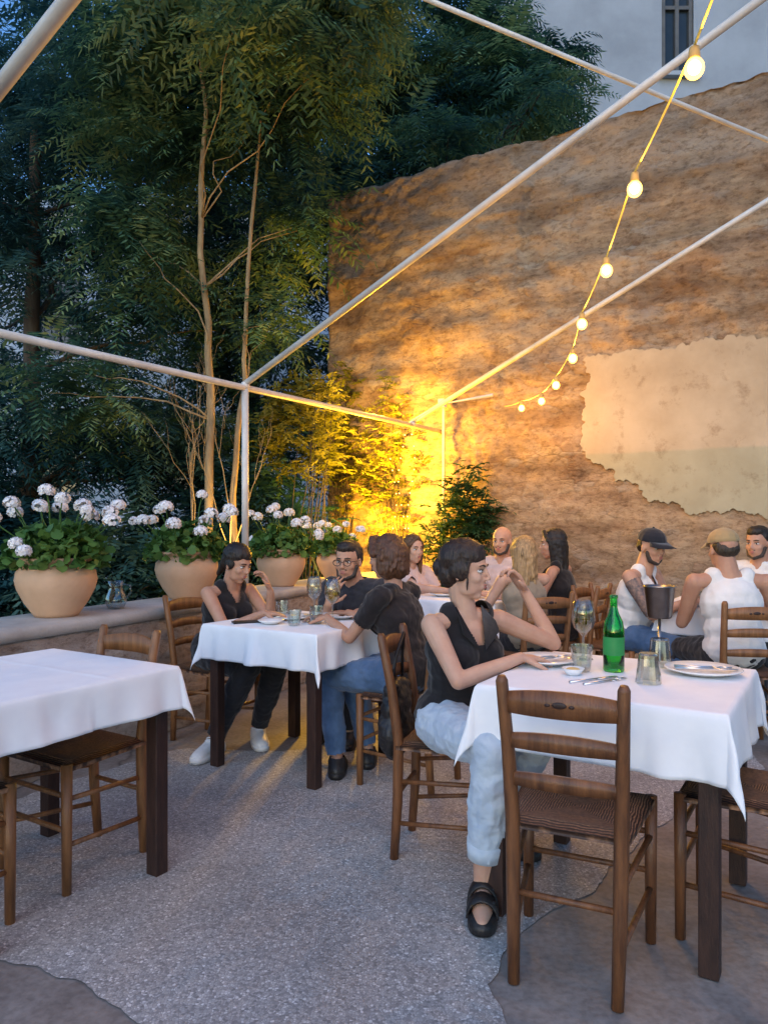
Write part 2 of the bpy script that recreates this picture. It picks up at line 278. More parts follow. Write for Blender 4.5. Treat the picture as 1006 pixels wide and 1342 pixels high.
# ------------------------------------------------------------------ walls
def wallmesh(name,mat,x0,x1,th,h,res,amp,topamp,stone=0,backres=.4,flat=None,step=False):
    nx=int((x1-x0)/res)+1; prof=[]
    k=int(h/res)
    for i in range(k): prof.append((0,h*i/k))
    k=max(4,int(th/res/1.0))
    for i in range(k): prof.append((th*i/k,h))
    k=max(2,int(h/backres))
    for i in range(k+1): prof.append((th,h*(1-i/k)))
    n=len(prof); V=np.zeros((nx,n,3))
    for i in range(nx):
        x=x0+(x1-x0)*i/(nx-1)
        tn=noise.fractal((x*2,3,0),.9,2,4)*topamp
        zs_=3.98+.07*noise.noise((x*1.5,2,8))
        for j,(y,z) in enumerate(prof):
            zz=z+ (tn*max(0,(z-h+1)/1) if z>h-1 else 0)
            d=noise.fractal((x*2.2,y*2.2,z*3),.9,2,4)*amp
            if stone and y==0:
                q=noise.voronoi((x*6+.6*noise.noise((x*3,0,z*3)),y,z*12))[0]
                c=q[1]-q[0]; d+= (min(c,.3)/.3-.5)*stone*max(0,min(1,.4+2.2*noise.noise((x*.8,5,z*.8))))
            if step and y==0:
                if z>zs_ and x>2.5+.3*noise.noise((z*3,0,0)): d-=.05
                if 4.55<z<4.62 : d+=.03*max(0,noise.noise((x*2,7,0))+.3)
            if flat and y==0:
                a,b,c_,e_=flat; ins=min((x-a),(z-c_),(e_-z))/.15; ins=max(0,min(1,ins)); d=d*(1-.8*ins)
            if y==0: V[i,j]=(x,-d,zz)
            elif y>=th: V[i,j]=(x,y+d,zz)
            else: V[i,j]=(x,y,zz+d*.8)
    F=[(i*n+j,(i+1)*n+j,(i+1)*n+j+1,i*n+j+1) for i in range(nx-1) for j in range(n-1)]
    F.append(tuple(range(n)));F.append(tuple(range((nx-1)*n,nx*n))[::-1])
    return MB().add((V.reshape(-1,3),F)).obj(name,mat)
WP=Vector((-.677,9.0)); wang=math.atan2(-.53,.848)
tw=empty("tall_wall",(WP.x,WP.y,0),wang);tag(tw,"tall old masonry wall with crumbling ochre plaster and rubble","wall")
o=wallmesh("masonry",M['wall'],0,9.0,.5,5.27,.032,.042,.055,.028,flat=(3.1,9,1.3,3.05),step=True);o.parent=tw
pat=[(3.15,2.93),(3.22,2.75),(3.12,2.6),(3.16,2.3),(3.1,2.1),(3.22,1.93),(3.42,1.84),(3.45,1.72),(3.66,1.68),(3.75,1.53),(4.0,1.50),(4.1,1.38),(4.5,1.42),(4.9,1.36),(5.6,1.4),(6.2,1.35),(6.2,2.96),(5.2,2.93),(4.3,2.98),(3.7,2.94),(3.5,2.98)]
P=[]
for i in range(len(pat)):
    p=Vector(pat[i]);q=Vector(pat[(i+1)%len(pat)]);n=max(2,int((q-p).length/.015))
    for k in range(n):
        t=p.lerp(q,k/n);d=(q-p).normalized();of=noise.fractal((t.x*9,t.y*9,1),.6,2,5)*.045;P.append((t.x-d.y*of,t.y+d.x*of))
n=len(P);v=[(x,-.030,z) for x,z in P]+[(x-.0,.03,z) for x,z in P]
f=[tuple(range(n))]+[(i,(i+1)%n,n+(i+1)%n,n+i) for i in range(n)]
pm,nt,Nn,Ll,pp=nodes("old_plaster")
tc=Nn.new("ShaderNodeTexCoord");sp=Nn.new("ShaderNodeSeparateXYZ");Ll.new(tc.outputs['Object'],sp.inputs[0])
nz=Nn.new("ShaderNodeTexNoise");nz.inputs['Scale'].default_value=1.6;nz.inputs['Detail'].default_value=8;nz.inputs['Roughness'].default_value=.62;Ll.new(tc.outputs['Object'],nz.inputs['Vector'])
ma=Nn.new("ShaderNodeMath");ma.operation='MULTIPLY_ADD';ma.inputs[1].default_value=.05;Ll.new(nz.outputs['Fac'],ma.inputs[0]);Ll.new(sp.outputs[2],ma.inputs[2])
gt=Nn.new("ShaderNodeMapRange");gt.inputs[1].default_value=2.00;gt.inputs[2].default_value=2.025;Ll.new(ma.outputs[0],gt.inputs[0])
ca=Nn.new("ShaderNodeValToRGB");ca.color_ramp.elements[0].position=.3;ca.color_ramp.elements[0].color=(.38,.285,.18,1);ca.color_ramp.elements[1].position=.66;ca.color_ramp.elements[1].color=(.52,.41,.28,1);Ll.new(nz.outputs['Fac'],ca.inputs[0])
cb=Nn.new("ShaderNodeValToRGB");cb.color_ramp.elements[0].position=.3;cb.color_ramp.elements[0].color=(.32,.275,.175,1);cb.color_ramp.elements[1].position=.66;cb.color_ramp.elements[1].color=(.42,.375,.255,1);Ll.new(nz.outputs['Fac'],cb.inputs[0])
mm=Nn.new("ShaderNodeMix");mm.data_type='RGBA';Ll.new(gt.outputs[0],mm.inputs[0]);Ll.new(cb.outputs[0],mm.inputs[6]);Ll.new(ca.outputs[0],mm.inputs[7])
n5=Nn.new("ShaderNodeTexNoise");n5.inputs['Scale'].default_value=4.5;n5.inputs['Detail'].default_value=9;n5.inputs['Roughness'].default_value=.75;Ll.new(tc.outputs['Object'],n5.inputs['Vector'])
r5=Nn.new("ShaderNodeValToRGB");r5.color_ramp.elements[0].position=.32;r5.color_ramp.elements[0].color=(.58,.50,.42,1);r5.color_ramp.elements[1].position=.45;Ll.new(n5.outputs['Fac'],r5.inputs[0])
m5=Nn.new("ShaderNodeMix");m5.data_type='RGBA';m5.blend_type='MULTIPLY';m5.inputs[0].default_value=.75;Ll.new(mm.outputs[2],m5.inputs[6]);Ll.new(r5.outputs[0],m5.inputs[7]);Ll.new(m5.outputs[2],pp.inputs['Base Color'])
bb=Nn.new("ShaderNodeBump");bb.inputs['Strength'].default_value=.4;bb.inputs['Distance'].default_value=.015;Ll.new(n5.outputs['Fac'],bb.inputs['Height']);Ll.new(bb.outputs[0],pp.inputs['Normal']);pp.inputs['Roughness'].default_value=.85
MB().add((v,f)).obj("plaster_patch",pm,tw,False)
MB().add(tube([(1.62,-.09,.9),(1.62,-.09,2.62),(2.2,-.09,2.66)],.018,8)).obj("conduit_pipe",M['white'],tw)
MB().add(box((1.62,-.12,2.62),(.07,.07,.09))).obj("junction_box",M['white'],tw,False)
lw=empty("parapet_wall",(-1.62,3.985,0),math.atan2(.906,.423));tag(lw,"low rough plastered parapet wall carrying flower pots","wall")
o=wallmesh("masonry",M['lowwall'],-3.2,4.75,.44,.755,.03,.022,.0,.006);o.parent=lw
# rendered cap of the parapet
V=[];K=160
for i in range(K+1):
    x=-3.2+7.95*i/K
    for (y,z) in((-.022,.72),(-.026,.765),(-.010,.784),(.10,.788),(.22,.787),(.34,.788),(.455,.784),(.468,.765),(.465,.72)):
        q=noise.noise((x*4,y*6,z))*.007+noise.noise((x*14,y*14,z*3))*.003
        V.append((x,y+(q if y<0 or y>.44 else 0),z+(q*.4 if 0<y<.44 else 0)))
F=[(i*9+j,(i+1)*9+j,(i+1)*9+(j+1)%9,i*9+(j+1)%9) for i in range(K) for j in range(9)]
MB().add((V,F)).obj("coping",M['ledge'],lw)
# ------------------------------------------------------------------ buildings behind
def building(name,label,x0,x1,y,h,wins,mat):
    b=empty(name,(x0,y,0));tag(b,label,"building")
    W=x1-x0;xs=sorted({0,W}|{a for wn in wins for a in(wn[0],wn[1])});zs=sorted({0,h}|{a for wn in wins for a in(wn[2],wn[3])})
    mb=MB()
    for i in range(len(xs)-1):
        for j in range(len(zs)-1):
            cx=(xs[i]+xs[i+1])/2;cz=(zs[j]+zs[j+1])/2
            if any(a<cx<bq and c<cz<d for a,bq,c,d in wins): continue
            mb.add(([(xs[i],0,zs[j]),(xs[i+1],0,zs[j]),(xs[i+1],0,zs[j+1]),(xs[i],0,zs[j+1])],[(0,1,2,3)]))
    mb.add(([(0,0,0),(0,6,0),(0,6,h),(0,0,h),(W,0,0),(W,6,0),(W,6,h),(W,0,h)],[(0,3,2,1),(4,5,6,7),(3,7,6,2),(1,2,6,5)]))
    mb.obj("facade",mat,b,False)
    MB().add(box((W/2,-.03,h+.1),(W+.4,.5,.2))).obj("cornice",mat,b,False)
    for a,bq,c,d in wins:
        wo=MB();wo.add(box(((a+bq)/2,.1,(c+d)/2),(bq-a,.02,d-c)),0)
        for xx in(a+.04,bq-.04,(a+bq)/2): wo.add(box((xx,.06,(c+d)/2),(.07,.07,d-c)),1)
        for zz in(c+.04,d-.04,(c+d)/2): wo.add(box(((a+bq)/2,.061,zz),(bq-a,.06,.07)),1)
        wo.add(box(((a+bq)/2,-.04,c-.06),(bq-a+.2,.2,.08)),2)
        wo.obj("window",[mk("pane",(.03,.04,.05),(.02,.03,.04),2,.1),mk("frame",(.12,.12,.12),None,5),mat],b,False)
plast=mk("grey_plaster",(.38,.42,.47),(.27,.30,.34),.7,.9,.2,8,c3=(.33,.365,.41),detail=9)
plast2=mk("pale_house_plaster",(.42,.50,.60),(.32,.40,.50),.6,.9,.2,8)
building("plaster_building","weathered grey plaster building with a tall narrow window",2.3,14,14,15,[(2.95,3.55,9.85,12.4),(6.5,7.1,9.85,12.4)],plast)
building("rear_building","pale plastered house glimpsed through the trees",-13,1.2,17,8.5,[(2,3,2,4),(5,6,2,4),(8,9,2,4),(2,3,5.2,7.2),(5,6,5.2,7.2)],plast2)
# ------------------------------------------------------------------ pergola
def P3(px,py,d): return ((px-503)*d/969,d,H0-(py-690)*d/969)
J=np.array((-1.05,5.6,2.33));cd=np.array((.546,.838,0));sd=np.array((.782,-.445,.436))
pg=empty("pergola_frame",(-1.05,5.6,0));tag(pg,"white painted metal awning frame with sloping rafters","awning frame")
def pb(name,p,q,r,mat=None):
    p=np.array(p)-np.array((-1.05,5.6,0));q=np.array(q)-np.array((-1.05,5.6,0))
    MB().add(tube([p,q],r,14)).obj(name,mat or M['white'],pg)
pb("front_beam",J-cd*4,J+cd*3.1,.024)
pb("rafter",J+(0,0,.03),J+sd*5.6+(0,0,.03),.024);J2=J+cd*2.459;pb("rafter",J2+(0,0,.03),J2+sd*5.6+(0,0,.03),.024)
J3=J-cd*2.64;pb("rafter",J3+(0,0,.03),J3+sd*5.6+(0,0,.03),.030)
pb("post",J,(J[0],J[1],.79),.026);pb("post",J3,(J3[0],J3[1],0),.03)
pb("cross_pipe",P3(380,-75,4.3),P3(1250,285,5.5),.015)
for q in(J,J2):
    MB().add(ell(q-np.array((-1.05,5.6,0))+(0,0,.015),(.036,.036,.036))).obj("bracket",M['white'],pg)
# ------------------------------------------------------------------ string lights
bulbs=[(.70,-.6,2.98),(.74,.3,2.86),(.80,1.3,2.76)]+[P3(*a) for a in((909,90,2.3),(831,248,3.0),(794,355,3.7),(762,425,4.4),(750,470,5.1),(728,505,5.8),(709,526,6.5),(683,535,7.1))]
cab=[(.66,-1.5,3.15)]+[(b[0],b[1],b[2]+.070) for b in bulbs]+[(1.24,7.62,2.52)]
cp=[]
for i in range(len(cab)-1):
    p=np.array(cab[i]);q=np.array(cab[i+1])
    for k in range(6): t=k/6;cp.append(p*(1-t)+q*t-np.array((0,0,.05*t*(1-t))))
cp.append(cab[-1])
o=MB().add(tube(cp,.0045,6)).obj("light_cable",mk("cable",(.72,.66,.22),None,5,.5));tag(o,"pale cable carrying a string of warm bulbs","cable")  # white cable, with the bulbs' yellow glow painted into its colour
m,nt,Nn,Ll,pp=nodes("frosted_bulb");em=Nn.new("ShaderNodeEmission");em.inputs[0].default_value=(1,.60,.12,1);em.inputs[1].default_value=7.5
tr=Nn.new("ShaderNodeBsdfTransparent");tr.inputs[0].default_value=(1,.85,.5,1);ms=Nn.new("ShaderNodeMixShader");ms.inputs[0].default_value=.6;Ll.new(tr.outputs[0],ms.inputs[1]);Ll.new(em.outputs[0],ms.inputs[2]);Ll.new(ms.outputs[0],Nn["Material Output"].inputs[0]);m.cycles.emission_sampling='NONE';eb=m
ec=emit("filament_glow",(1,.8,.45),30,False);sock=mk("socket",(.6,.42,.15),None,5,.5)
def plight(loc,en,col,r=.05,kind='POINT'):
    l=bpy.data.lights.new("lamp_or_fill_light",kind);l.energy=en;l.color=col
    l.shadow_soft_size=r;o=link(bpy.data.objects.new("lamp_or_fill_light",l));o.location=loc;return o
for b in bulbs:
    e=empty("festoon_bulb",b);tag(e,"glowing warm round bulb hanging from a festoon cable","light bulb","festoon bulbs on the cable")
    MB().add(ell((0,0,0),(.030,.030,.033),n=20,m=13)).obj("bulb",eb,e)
    MB().add(ell((0,0,.003),(.020,.020,.021),n=14,m=9)).obj("filament",ec,e)
    MB().add(lathe([(.0,.066),(.015,.065),(.017,.05),(.018,.032),(.014,.027),(0,.027)],12)).obj("socket",sock,e)
    plight((b[0],b[1],b[2]-.0255),44,(1,.54,.13),.002)
# ------------------------------------------------------------------ foliage tools
def quadmesh(name,V,mat,parent=None,k=4,loc=None):
    V=np.ascontiguousarray(V.reshape(-1,3),dtype=np.float32);n=len(V)
    me=bpy.data.meshes.new(name);me.vertices.add(n);me.vertices.foreach_set("co",V.ravel())
    me.loops.add(n);me.loops.foreach_set("vertex_index",np.arange(n,dtype=np.int32))
    me.polygons.add(n//k);me.polygons.foreach_set("loop_start",np.arange(0,n,k,dtype=np.int32))
    me.update(calc_edges=True);me.materials.append(mat);return link(bpy.data.objects.new(name,me),parent)
def nrm(a): return a/np.maximum(np.linalg.norm(a,axis=-1,keepdims=True),1e-6)
def pinnate(base,dr,Ln,pairs=10,lw=.30,ll=.22,droop=.5):
    n=len(base);dr=nrm(dr);up=np.array((0,0,1.))
    s=nrm(np.cross(dr,up)+1e-4);out=[]
    for t in np.linspace(.14,1,pairs):
        pos=base+dr*(Ln*t)[:,None]-up*(droop*Ln*t*t)[:,None]
        dt=nrm(dr-up*(2*droop*t))
        prof=ll*(1-.55*abs(t-.45)**1.3)
        for sg in(1,-1):
            dd=nrm(s*sg*.9+dt*(.35+.6*t**4)-up*.25+rng.normal(0,.13,(n,3)))
            l=(Ln*prof)[:,None]*rng.uniform(.85,1.1,(n,1));wv=dt*l*lw*.5
            out.append(np.stack([pos,pos+dd*l*.4+wv,pos+dd*l,pos+dd*l*.4-wv],1))
    return np.stack(out,1)
def rosettes(tips,k,L0,L1,up=.25):
    T=np.repeat(tips,k,0);n=len(T);a=rng.uniform(0,2*np.pi,n);e=rng.normal(up,.38,n)
    d=np.stack([np.cos(a)*np.cos(e),np.sin(a)*np.cos(e),np.sin(e)],1);return T+rng.normal(0,.05,(n,3)),d,rng.uniform(L0,L1,n)
def curve(p,q,n,wob,sag=0):
    p=np.array(p,float);q=np.array(q,float);o=[]
    sd_=rng.uniform(0,100)
    for i in range(n+1):
        t=i/n;v=p*(1-t)+q*t+np.array((noise.noise((t*3,sd_,0)),noise.noise((t*3,sd_,5)),noise.noise((t*3,sd_,9))*.5))*wob*math.sin(math.pi*t)+np.array((0,0,sag*math.sin(math.pi*t)));o.append(v)
    return o
barkW=mk("pale_bark",(.40,.29,.15),(.22,.15,.08),14,.85,.5,60,stretch=(1,1,.25))
barkD=mk("dark_bark",(.08,.065,.045),(.04,.03,.025),14,.9,.6,50,stretch=(1,1,.25))
lfA=leafmat("ailanthus_leaf",[(.022,.070,.062),(.045,.12,.085),(.10,.20,.095),(.26,.34,.14)],.4)  # brightest yellow-green paints warm light on the upper leaves into the colour
lfB=leafmat("deep_leaf",[(.011,.050,.060),(.024,.085,.088),(.05,.125,.108),(.11,.20,.14)],.38)
def tree(label,base,trunk,tr,blobs,ntips,k,L,mat,bark,extra=0,limbs=4):
    bx=np.array((base[0],base[1],0));e=empty("tree",tuple(bx));tag(e,label,"tree")
    mb=MB();tp=[np.array(p)-bx for p in trunk]
    pp=[]
    for i in range(len(tp)-1): pp+=curve(tp[i],tp[i+1],6,.08)[:-1]
    pp.append(tp[-1]);n=len(pp);mb.add(tube(pp,[tr*(1-.75*i/n) for i in range(n)],10))
    tips=[]
    tot=sum(b[1][0]*b[1][1]*b[1][2] for b in blobs)
    for c,r in blobs:
        m=int(ntips*r[0]*r[1]*r[2]/tot)+3;c=np.array(c)-bx
        q=rng.normal(0,1,(m*3,3));q=nrm(q)*(rng.uniform(.05,1,(m*3,1))**.4)*np.array(r)+c
        kp=[x for x in q if noise.noise((x[0]*1.1+bx[0],x[1]*1.1,x[2]*1.1))>-.10][:m] or [c];tips+=kp
        for _ in range(limbs):
            x=kp[rng.integers(len(kp))];z=x[2]-.8
            i=int(np.clip(np.argmin([abs(q_[2]-z) for q_ in pp]),n//3,n-1));cc=curve(pp[i],x,7,.25,.1);r0=tr*.26*(1-.5*i/n)
            mb.add(tube(cc,[r0*(1-.85*j/7) for j in range(8)],6))
    mb.obj("trunk",bark,e)
    tips=np.array(tips);b,d,l=rosettes(tips,k,L*.7,L*1.25)
    quadmesh("crown",pinnate(b,d,l),mat,e);return e
tree("slender pale-barked tree of heaven with feathery leaves",(-1.67,7.1),[(-1.67,7.1,0),(-1.66,7.1,2.3),(-1.74,7.05,4.2),(-1.7,6.9,6.2)],.05,
  [((-1.9,7.2,5.6),(1.3,.9,.9)),((-1.1,6.6,6.0),(1.2,.9,.8)),((-2.5,7.2,4.0),(.6,.6,.7)),((-2.9,7.0,2.6),(.5,.5,.5)),((-.9,5.8,5.2),(.8,.5,.35)),((-1.2,7.7,4.4),(.5,.4,.6))],225,10,.56,lfA,barkW,limbs=2)
tree("slim forked pale tree of heaven with bare lower twigs",(-1.50,7.2),[(-1.50,7.2,0),(-1.44,7.2,1.9),(-1.33,7.15,3.4),(-1.12,7.0,5.8)],.038,
  [((-.7,7.0,6.1),(.9,1.0,.9)),((-1.15,7.5,3.1),(.35,.35,.4))],78,10,.52,lfA,barkW,limbs=2)
tree("broad dark leafy tree behind the parapet",(-4.2,8.6),[(-4.2,8.6,0),(-4.1,8.6,2.5),(-4.0,8.5,6)],.16,
  [((-4.3,8.6,5.6),(2.0,1.6,1.9)),((-3.6,8.2,2.8),(1.6,1.2,1.5)),((-2.5,8.8,1.9),(1.2,.9,.9)),((-4.8,8.4,1.2),(1.2,.9,.9)),((-2.9,9.2,4.2),(1.0,.6,1.0))],300,11,.60,lfB,barkD)
tree("tall dense tree with dark teal foliage",(-2.0,10.6),[(-2.0,10.6,0),(-1.9,10.6,3.5),(-1.8,10.5,7.5)],.18,
  [((-2.4,10.5,6.6),(2.2,1.4,2.2)),((-1.6,10.4,3.4),(1.1,1.0,1.6)),((-2.9,10.4,3.2),(1.4,1.0,1.5)),((-.2,10.6,7.2),(1.7,1.3,1.8)),((-1.25,9.9,4.9),(.85,.6,1.2)),((-1.2,9.7,3.2),(.7,.5,1.0)),((-2.2,9.8,4.6),(.9,.5,1.0))],430,11,.66,lfB,barkD)
tree("leafy tree leaning over the old wall",(.6,10.9),[(.6,10.9,0),(.7,10.9,4),(1.2,10.6,7.5)],.15,
  [((.9,10.5,7.6),(1.6,1.1,1.5)),((2.1,10.8,7.3),(1.0,.8,1.0)),((-.1,10.2,6.1),(1.0,.8,.8)),((.75,8.9,5.8),(.6,.5,.4)),((-.2,9.0,5.3),(.55,.35,.35)),((1.5,8.7,6.1),(.5,.4,.35))],265,11,.62,lfA,barkD)
tree("dark leafy tree closing the garden",(-6.5,11.5),[(-6.5,11.5,0),(-6.4,11.5,4),(-6.3,11.5,8)],.18,
  [((-6.2,11.3,7.2),(2.4,1.3,2.4)),((-5.6,11.3,3.0),(1.8,1.2,2.0))],130,11,.72,lfB,barkD)
e=empty("bare_sapling",(-1.62,6.9,0));tag(e,"leafless pale sapling with fine upright twigs","sapling");mb=MB()
def twig(p,d,l,r,dep):
    q=p+d*l;mb.add(tube(curve(p,q,4,.06),[r*(1-.5*j/4) for j in range(5)],5))
    if dep:
        for _ in range(3): twig(p+d*l*rng.uniform(.5,1),nrm(d+rng.normal(0,.26,3)+np.array((0,0,.35))),l*.55,r*.5,dep-1)
for a in(-.2,.25): twig(np.array((a*.4,0,.0)),nrm(np.array((a*.3,0,1.))),1.75,.012,3)
mb.obj("twigs",barkW,e)
def shrub(name,label,c,r,n,L,mat,cat="shrub",k=7,pairs=5,lw=.55):
    e=empty(name,(c[0],c[1],0));tag(e,label,cat)
    m=n;q=nrm(rng.normal(0,1,(m,3)))*(rng.uniform(.1,1,(m,1))**.4)*np.array(r)+np.array((0,0,c[2]))
    mb=MB()
    for i in range(min(12,m)): mb.add(tube(curve((rng.normal(0,.06),rng.normal(0,.06),0),q[i],6,.15),[.010*(1-.12*j) for j in range(7)],5))
    mb.obj("stem",barkD,e)
    b,d,l=rosettes(q,k,L*.7,L*1.2,.3);quadmesh("foliage",pinnate(b,d,l,pairs,lw,.42,.3),mat,e);return e
lfG=leafmat("warm_lit_leaf",[(.12,.14,.02),(.20,.21,.03),(.30,.29,.05),(.40,.36,.08)],.5)  # yellow lamp glow is put into these leaf colours
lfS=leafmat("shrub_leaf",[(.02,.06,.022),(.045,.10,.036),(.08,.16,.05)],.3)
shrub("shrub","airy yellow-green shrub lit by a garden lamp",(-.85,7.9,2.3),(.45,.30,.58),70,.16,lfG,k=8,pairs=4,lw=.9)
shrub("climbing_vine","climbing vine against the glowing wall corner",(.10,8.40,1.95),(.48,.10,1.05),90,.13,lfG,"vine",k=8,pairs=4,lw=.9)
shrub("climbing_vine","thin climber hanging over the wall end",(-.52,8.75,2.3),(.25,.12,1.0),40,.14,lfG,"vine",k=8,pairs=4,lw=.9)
shrub("shrub","dark leafy shrub growing against the old wall",(.86,7.75,1.2),(.28,.22,.72),80,.17,lfS,lw=.7)
shrub("shrub","dark leafy shrub growing against the old wall",(.66,7.6,.8),(.30,.22,.6),55,.17,lfS,lw=.7)
shrub("hedge","dense dark hedge behind the parapet",(-3.5,7.2,.8),(1.5,.6,.7),340,.26,lfB,"hedge")
shrub("hedge","dense dark hedge behind the parapet",(-1.9,8.6,1.0),(1.3,.6,1.1),300,.28,lfB,"hedge")
def straps(label,c,n,l,mat,h):
    e=empty("yucca_plant",(c[0],c[1],0));tag(e,label,"plant");MB().add(tube([(0,0,0),(0,0,h)],[.09,.07],8)).obj("trunk",barkD,e)
    out=[]
    for i in range(n):
        a=rng.uniform(0,6.28);el=rng.uniform(-.4,1.3);d=np.array((math.cos(a)*math.cos(el),math.sin(a)*math.cos(el),math.sin(el)));s=nrm(np.cross(d,(0,0,1.)));L_=l*rng.uniform(.7,1.1);pr=None
        for t in np.linspace(0,1,6):
            p=np.array((0,0,h))+d*L_*t-np.array((0,0,1))*L_*.55*t*t;w_=.022*(1-t)**.6+.002
            cur=(p-s*w_,p+s*w_)
            if pr is not None: out.append([pr[0],pr[1],cur[1],cur[0]])
            pr=cur
    quadmesh("foliage",np.array(out),mat,e)
straps("spiky long-leaved yucca in the shade",(-1.0,8.1),110,.85,lfB,1.3);straps("spiky long-leaved yucca in the shade",(-1.6,8.0),90,.9,lfB,1.0)
def gardenlamp(x,y,label,s=120):
    e=empty("garden_lamp",(x,y,0));tag(e,label,"lamp")
    MB().add(tube([(0,0,0),(0,0,.95)],.02,8)).obj("stake",M['black'],e);MB().add(lathe([(.03,.95),(.06,1.0),(.065,1.1),(.055,1.1),(.05,1.02),(0,1.02)],16)).obj("lamp_housing",M['black'],e)
    MB().add(ell((0,0,1.09),(.042,.042,.025),n=8,m=5)).obj("lamp_glass",emit("lamp_glow",(1,.55,.05),s,False),e)
gardenlamp(-.12,8.1,"small uplight washing the wall corner yellow",60);gardenlamp(-1.35,6.75,"small uplight at the foot of the slender trees",20)
plight((-.10,8.08,1.3),190,(1,.50,.02),.06);plight((.02,7.98,2.0),150,(1,.51,.025),.08);plight((.0,7.95,2.6),75,(1,.53,.04),.08);plight((-1.35,6.75,1.25),18,(1,.62,.15),.05)  # the two higher corner lights have no fixture, added to carry the glow upward
e=empty("fairy_lights",(.2,8.25,0));tag(e,"hanging strands of tiny warm fairy lights","fairy lights");mb=MB();mc=MB()
for i in range(3):
    x=-.1+i*.10;y=-x*.62;pts_=[(x+.04*math.sin(z*5+i*2),y,z) for z in np.arange(1.0,2.1+.2*i,.13)]
    mc.add(tube(pts_,.002,4))
    for q in pts_: mb.add(ell(q,(.0055,.0055,.0055),n=6,m=5))
mc.obj("wire",M['black'],e);o=mb.obj("tiny_bulbs",emit("fairy_glow",(1,.62,.2),8,False),e);o["kind"]="stuff"
# ------------------------------------------------------------------ pots & geraniums
terra=mk("peach_terracotta",(.66,.41,.25),(.55,.33,.19),4,.7,.15,50)
gl=leafmat("geranium_leaf",[(.035,.10,.022),(.08,.18,.04),(.16,.27,.06)],.3);petal=mk("white_petal",(.90,.89,.89),(.87,.83,.83),30,.7)
potline=[((-1.80,4.07),1.0),((-1.343,5.05),1),((-.848,6.11),.95),((-.455,6.95),.85)]
for i,(p,s) in enumerate(potline):
    e=empty("flower_pot",(p[0],p[1],.789));tag(e,"rounded peach terracotta pot standing on the parapet","flower pot","pots along the parapet")
    e.scale=(s,s,s)
    MB().add(lathe([(0,.0),(.11,.0),(.125,.02),(.165,.08),(.200,.15),(.212,.20),(.205,.245),(.180,.272),(.165,.282),(.168,.295),(.185,.305),(.188,.318),(.178,.322),(.155,.318),(.15,.29),(.0,.28)],40)).obj("pot_body",terra,e)
    MB().add(ell((0,0,.27),(.145,.145,.03))).obj("potting_soil",mk("soil_dark",(.03,.02,.015),None,30,1,.5),e)
    g=empty("geranium_plant",(p[0],p[1],.785+.27*s));tag(g,"bushy geranium with round white flower clusters","flowering plant","geraniums in the pots");g.scale=(s,s,s)
    n=520;q=nrm(rng.normal(0,1,(n,3)));q[:,2]=abs(q[:,2]);q=q*(rng.uniform(.3,1,(n,1))**.5)*np.array((.30,.26,.27))+np.array((0,0,.0))
    nn=nrm(q*.6+rng.normal(0,.4,(n,3))+np.array((0,0,.5)));x=nrm(np.cross(nn,rng.normal(0,1,(n,3))));y=np.cross(nn,x);R=rng.uniform(.018,.036,(n,1))
    V=np.stack([q+x*R*math.cos(a)*(1+.15*math.cos(5*a))+y*R*math.sin(a)+nn*R*.3*math.cos(3*a) for a in np.linspace(0,2*np.pi,9)[:-1]],1)
    quadmesh("foliage",V,gl,g,k=8)
    st=MB();nf=[17,15,10,12][i]
    for k in range(nf):
        a=2.4*k+i;rr=.10+.26*math.sqrt((k+.5)/nf);c=np.array((rr*math.cos(a),rr*math.sin(a)*.8,.2+.22*(1-rr/.5)+rng.uniform(-.06,.09)))
        if k%4==3:c[2]-=.13
        st.add(tube(curve((c[0]*.2,c[1]*.2,0),c,5,.03),.004,5))
        m=70;qq=nrm(rng.normal(0,1,(m,3)));qq[:,2]=np.where(qq[:,2]<-.5,-qq[:,2],qq[:,2]);R_=rng.uniform(.034,.050);cc=c+qq*R_*np.array((1,1,.85))
        x=nrm(np.cross(qq,rng.normal(0,1,(m,3))));y=np.cross(qq,x);r_=.0135
        V=np.stack([cc+x*r_*math.cos(a2)+y*r_*math.sin(a2)+qq*.004*(-1)**j for j,a2 in enumerate(np.linspace(0,2*np.pi,7)[:-1])],1)
        quadmesh("flower_head",V,petal,g,k=6)
    st.obj("stems",gl,g)
e=empty("glass_carafe",(-1.60,4.42,.79));tag(e,"small clear glass jug on the parapet","jug")
MB().add(lathe([(0,.004),(.045,.004),(.06,.03),(.062,.06),(.045,.10),(.036,.13),(.046,.165),(.044,.165),(.034,.13),(.043,.10),(.0605,.06),(.0585,.03),(.044,.006),(0,.006)],24)).obj("jug_body",M['glass'],e)
MB().add(tube([(.043,0,.145),(.085,0,.14),(.09,0,.1),(.06,0,.06)],.005,8)).obj("handle",M['glass'],e)
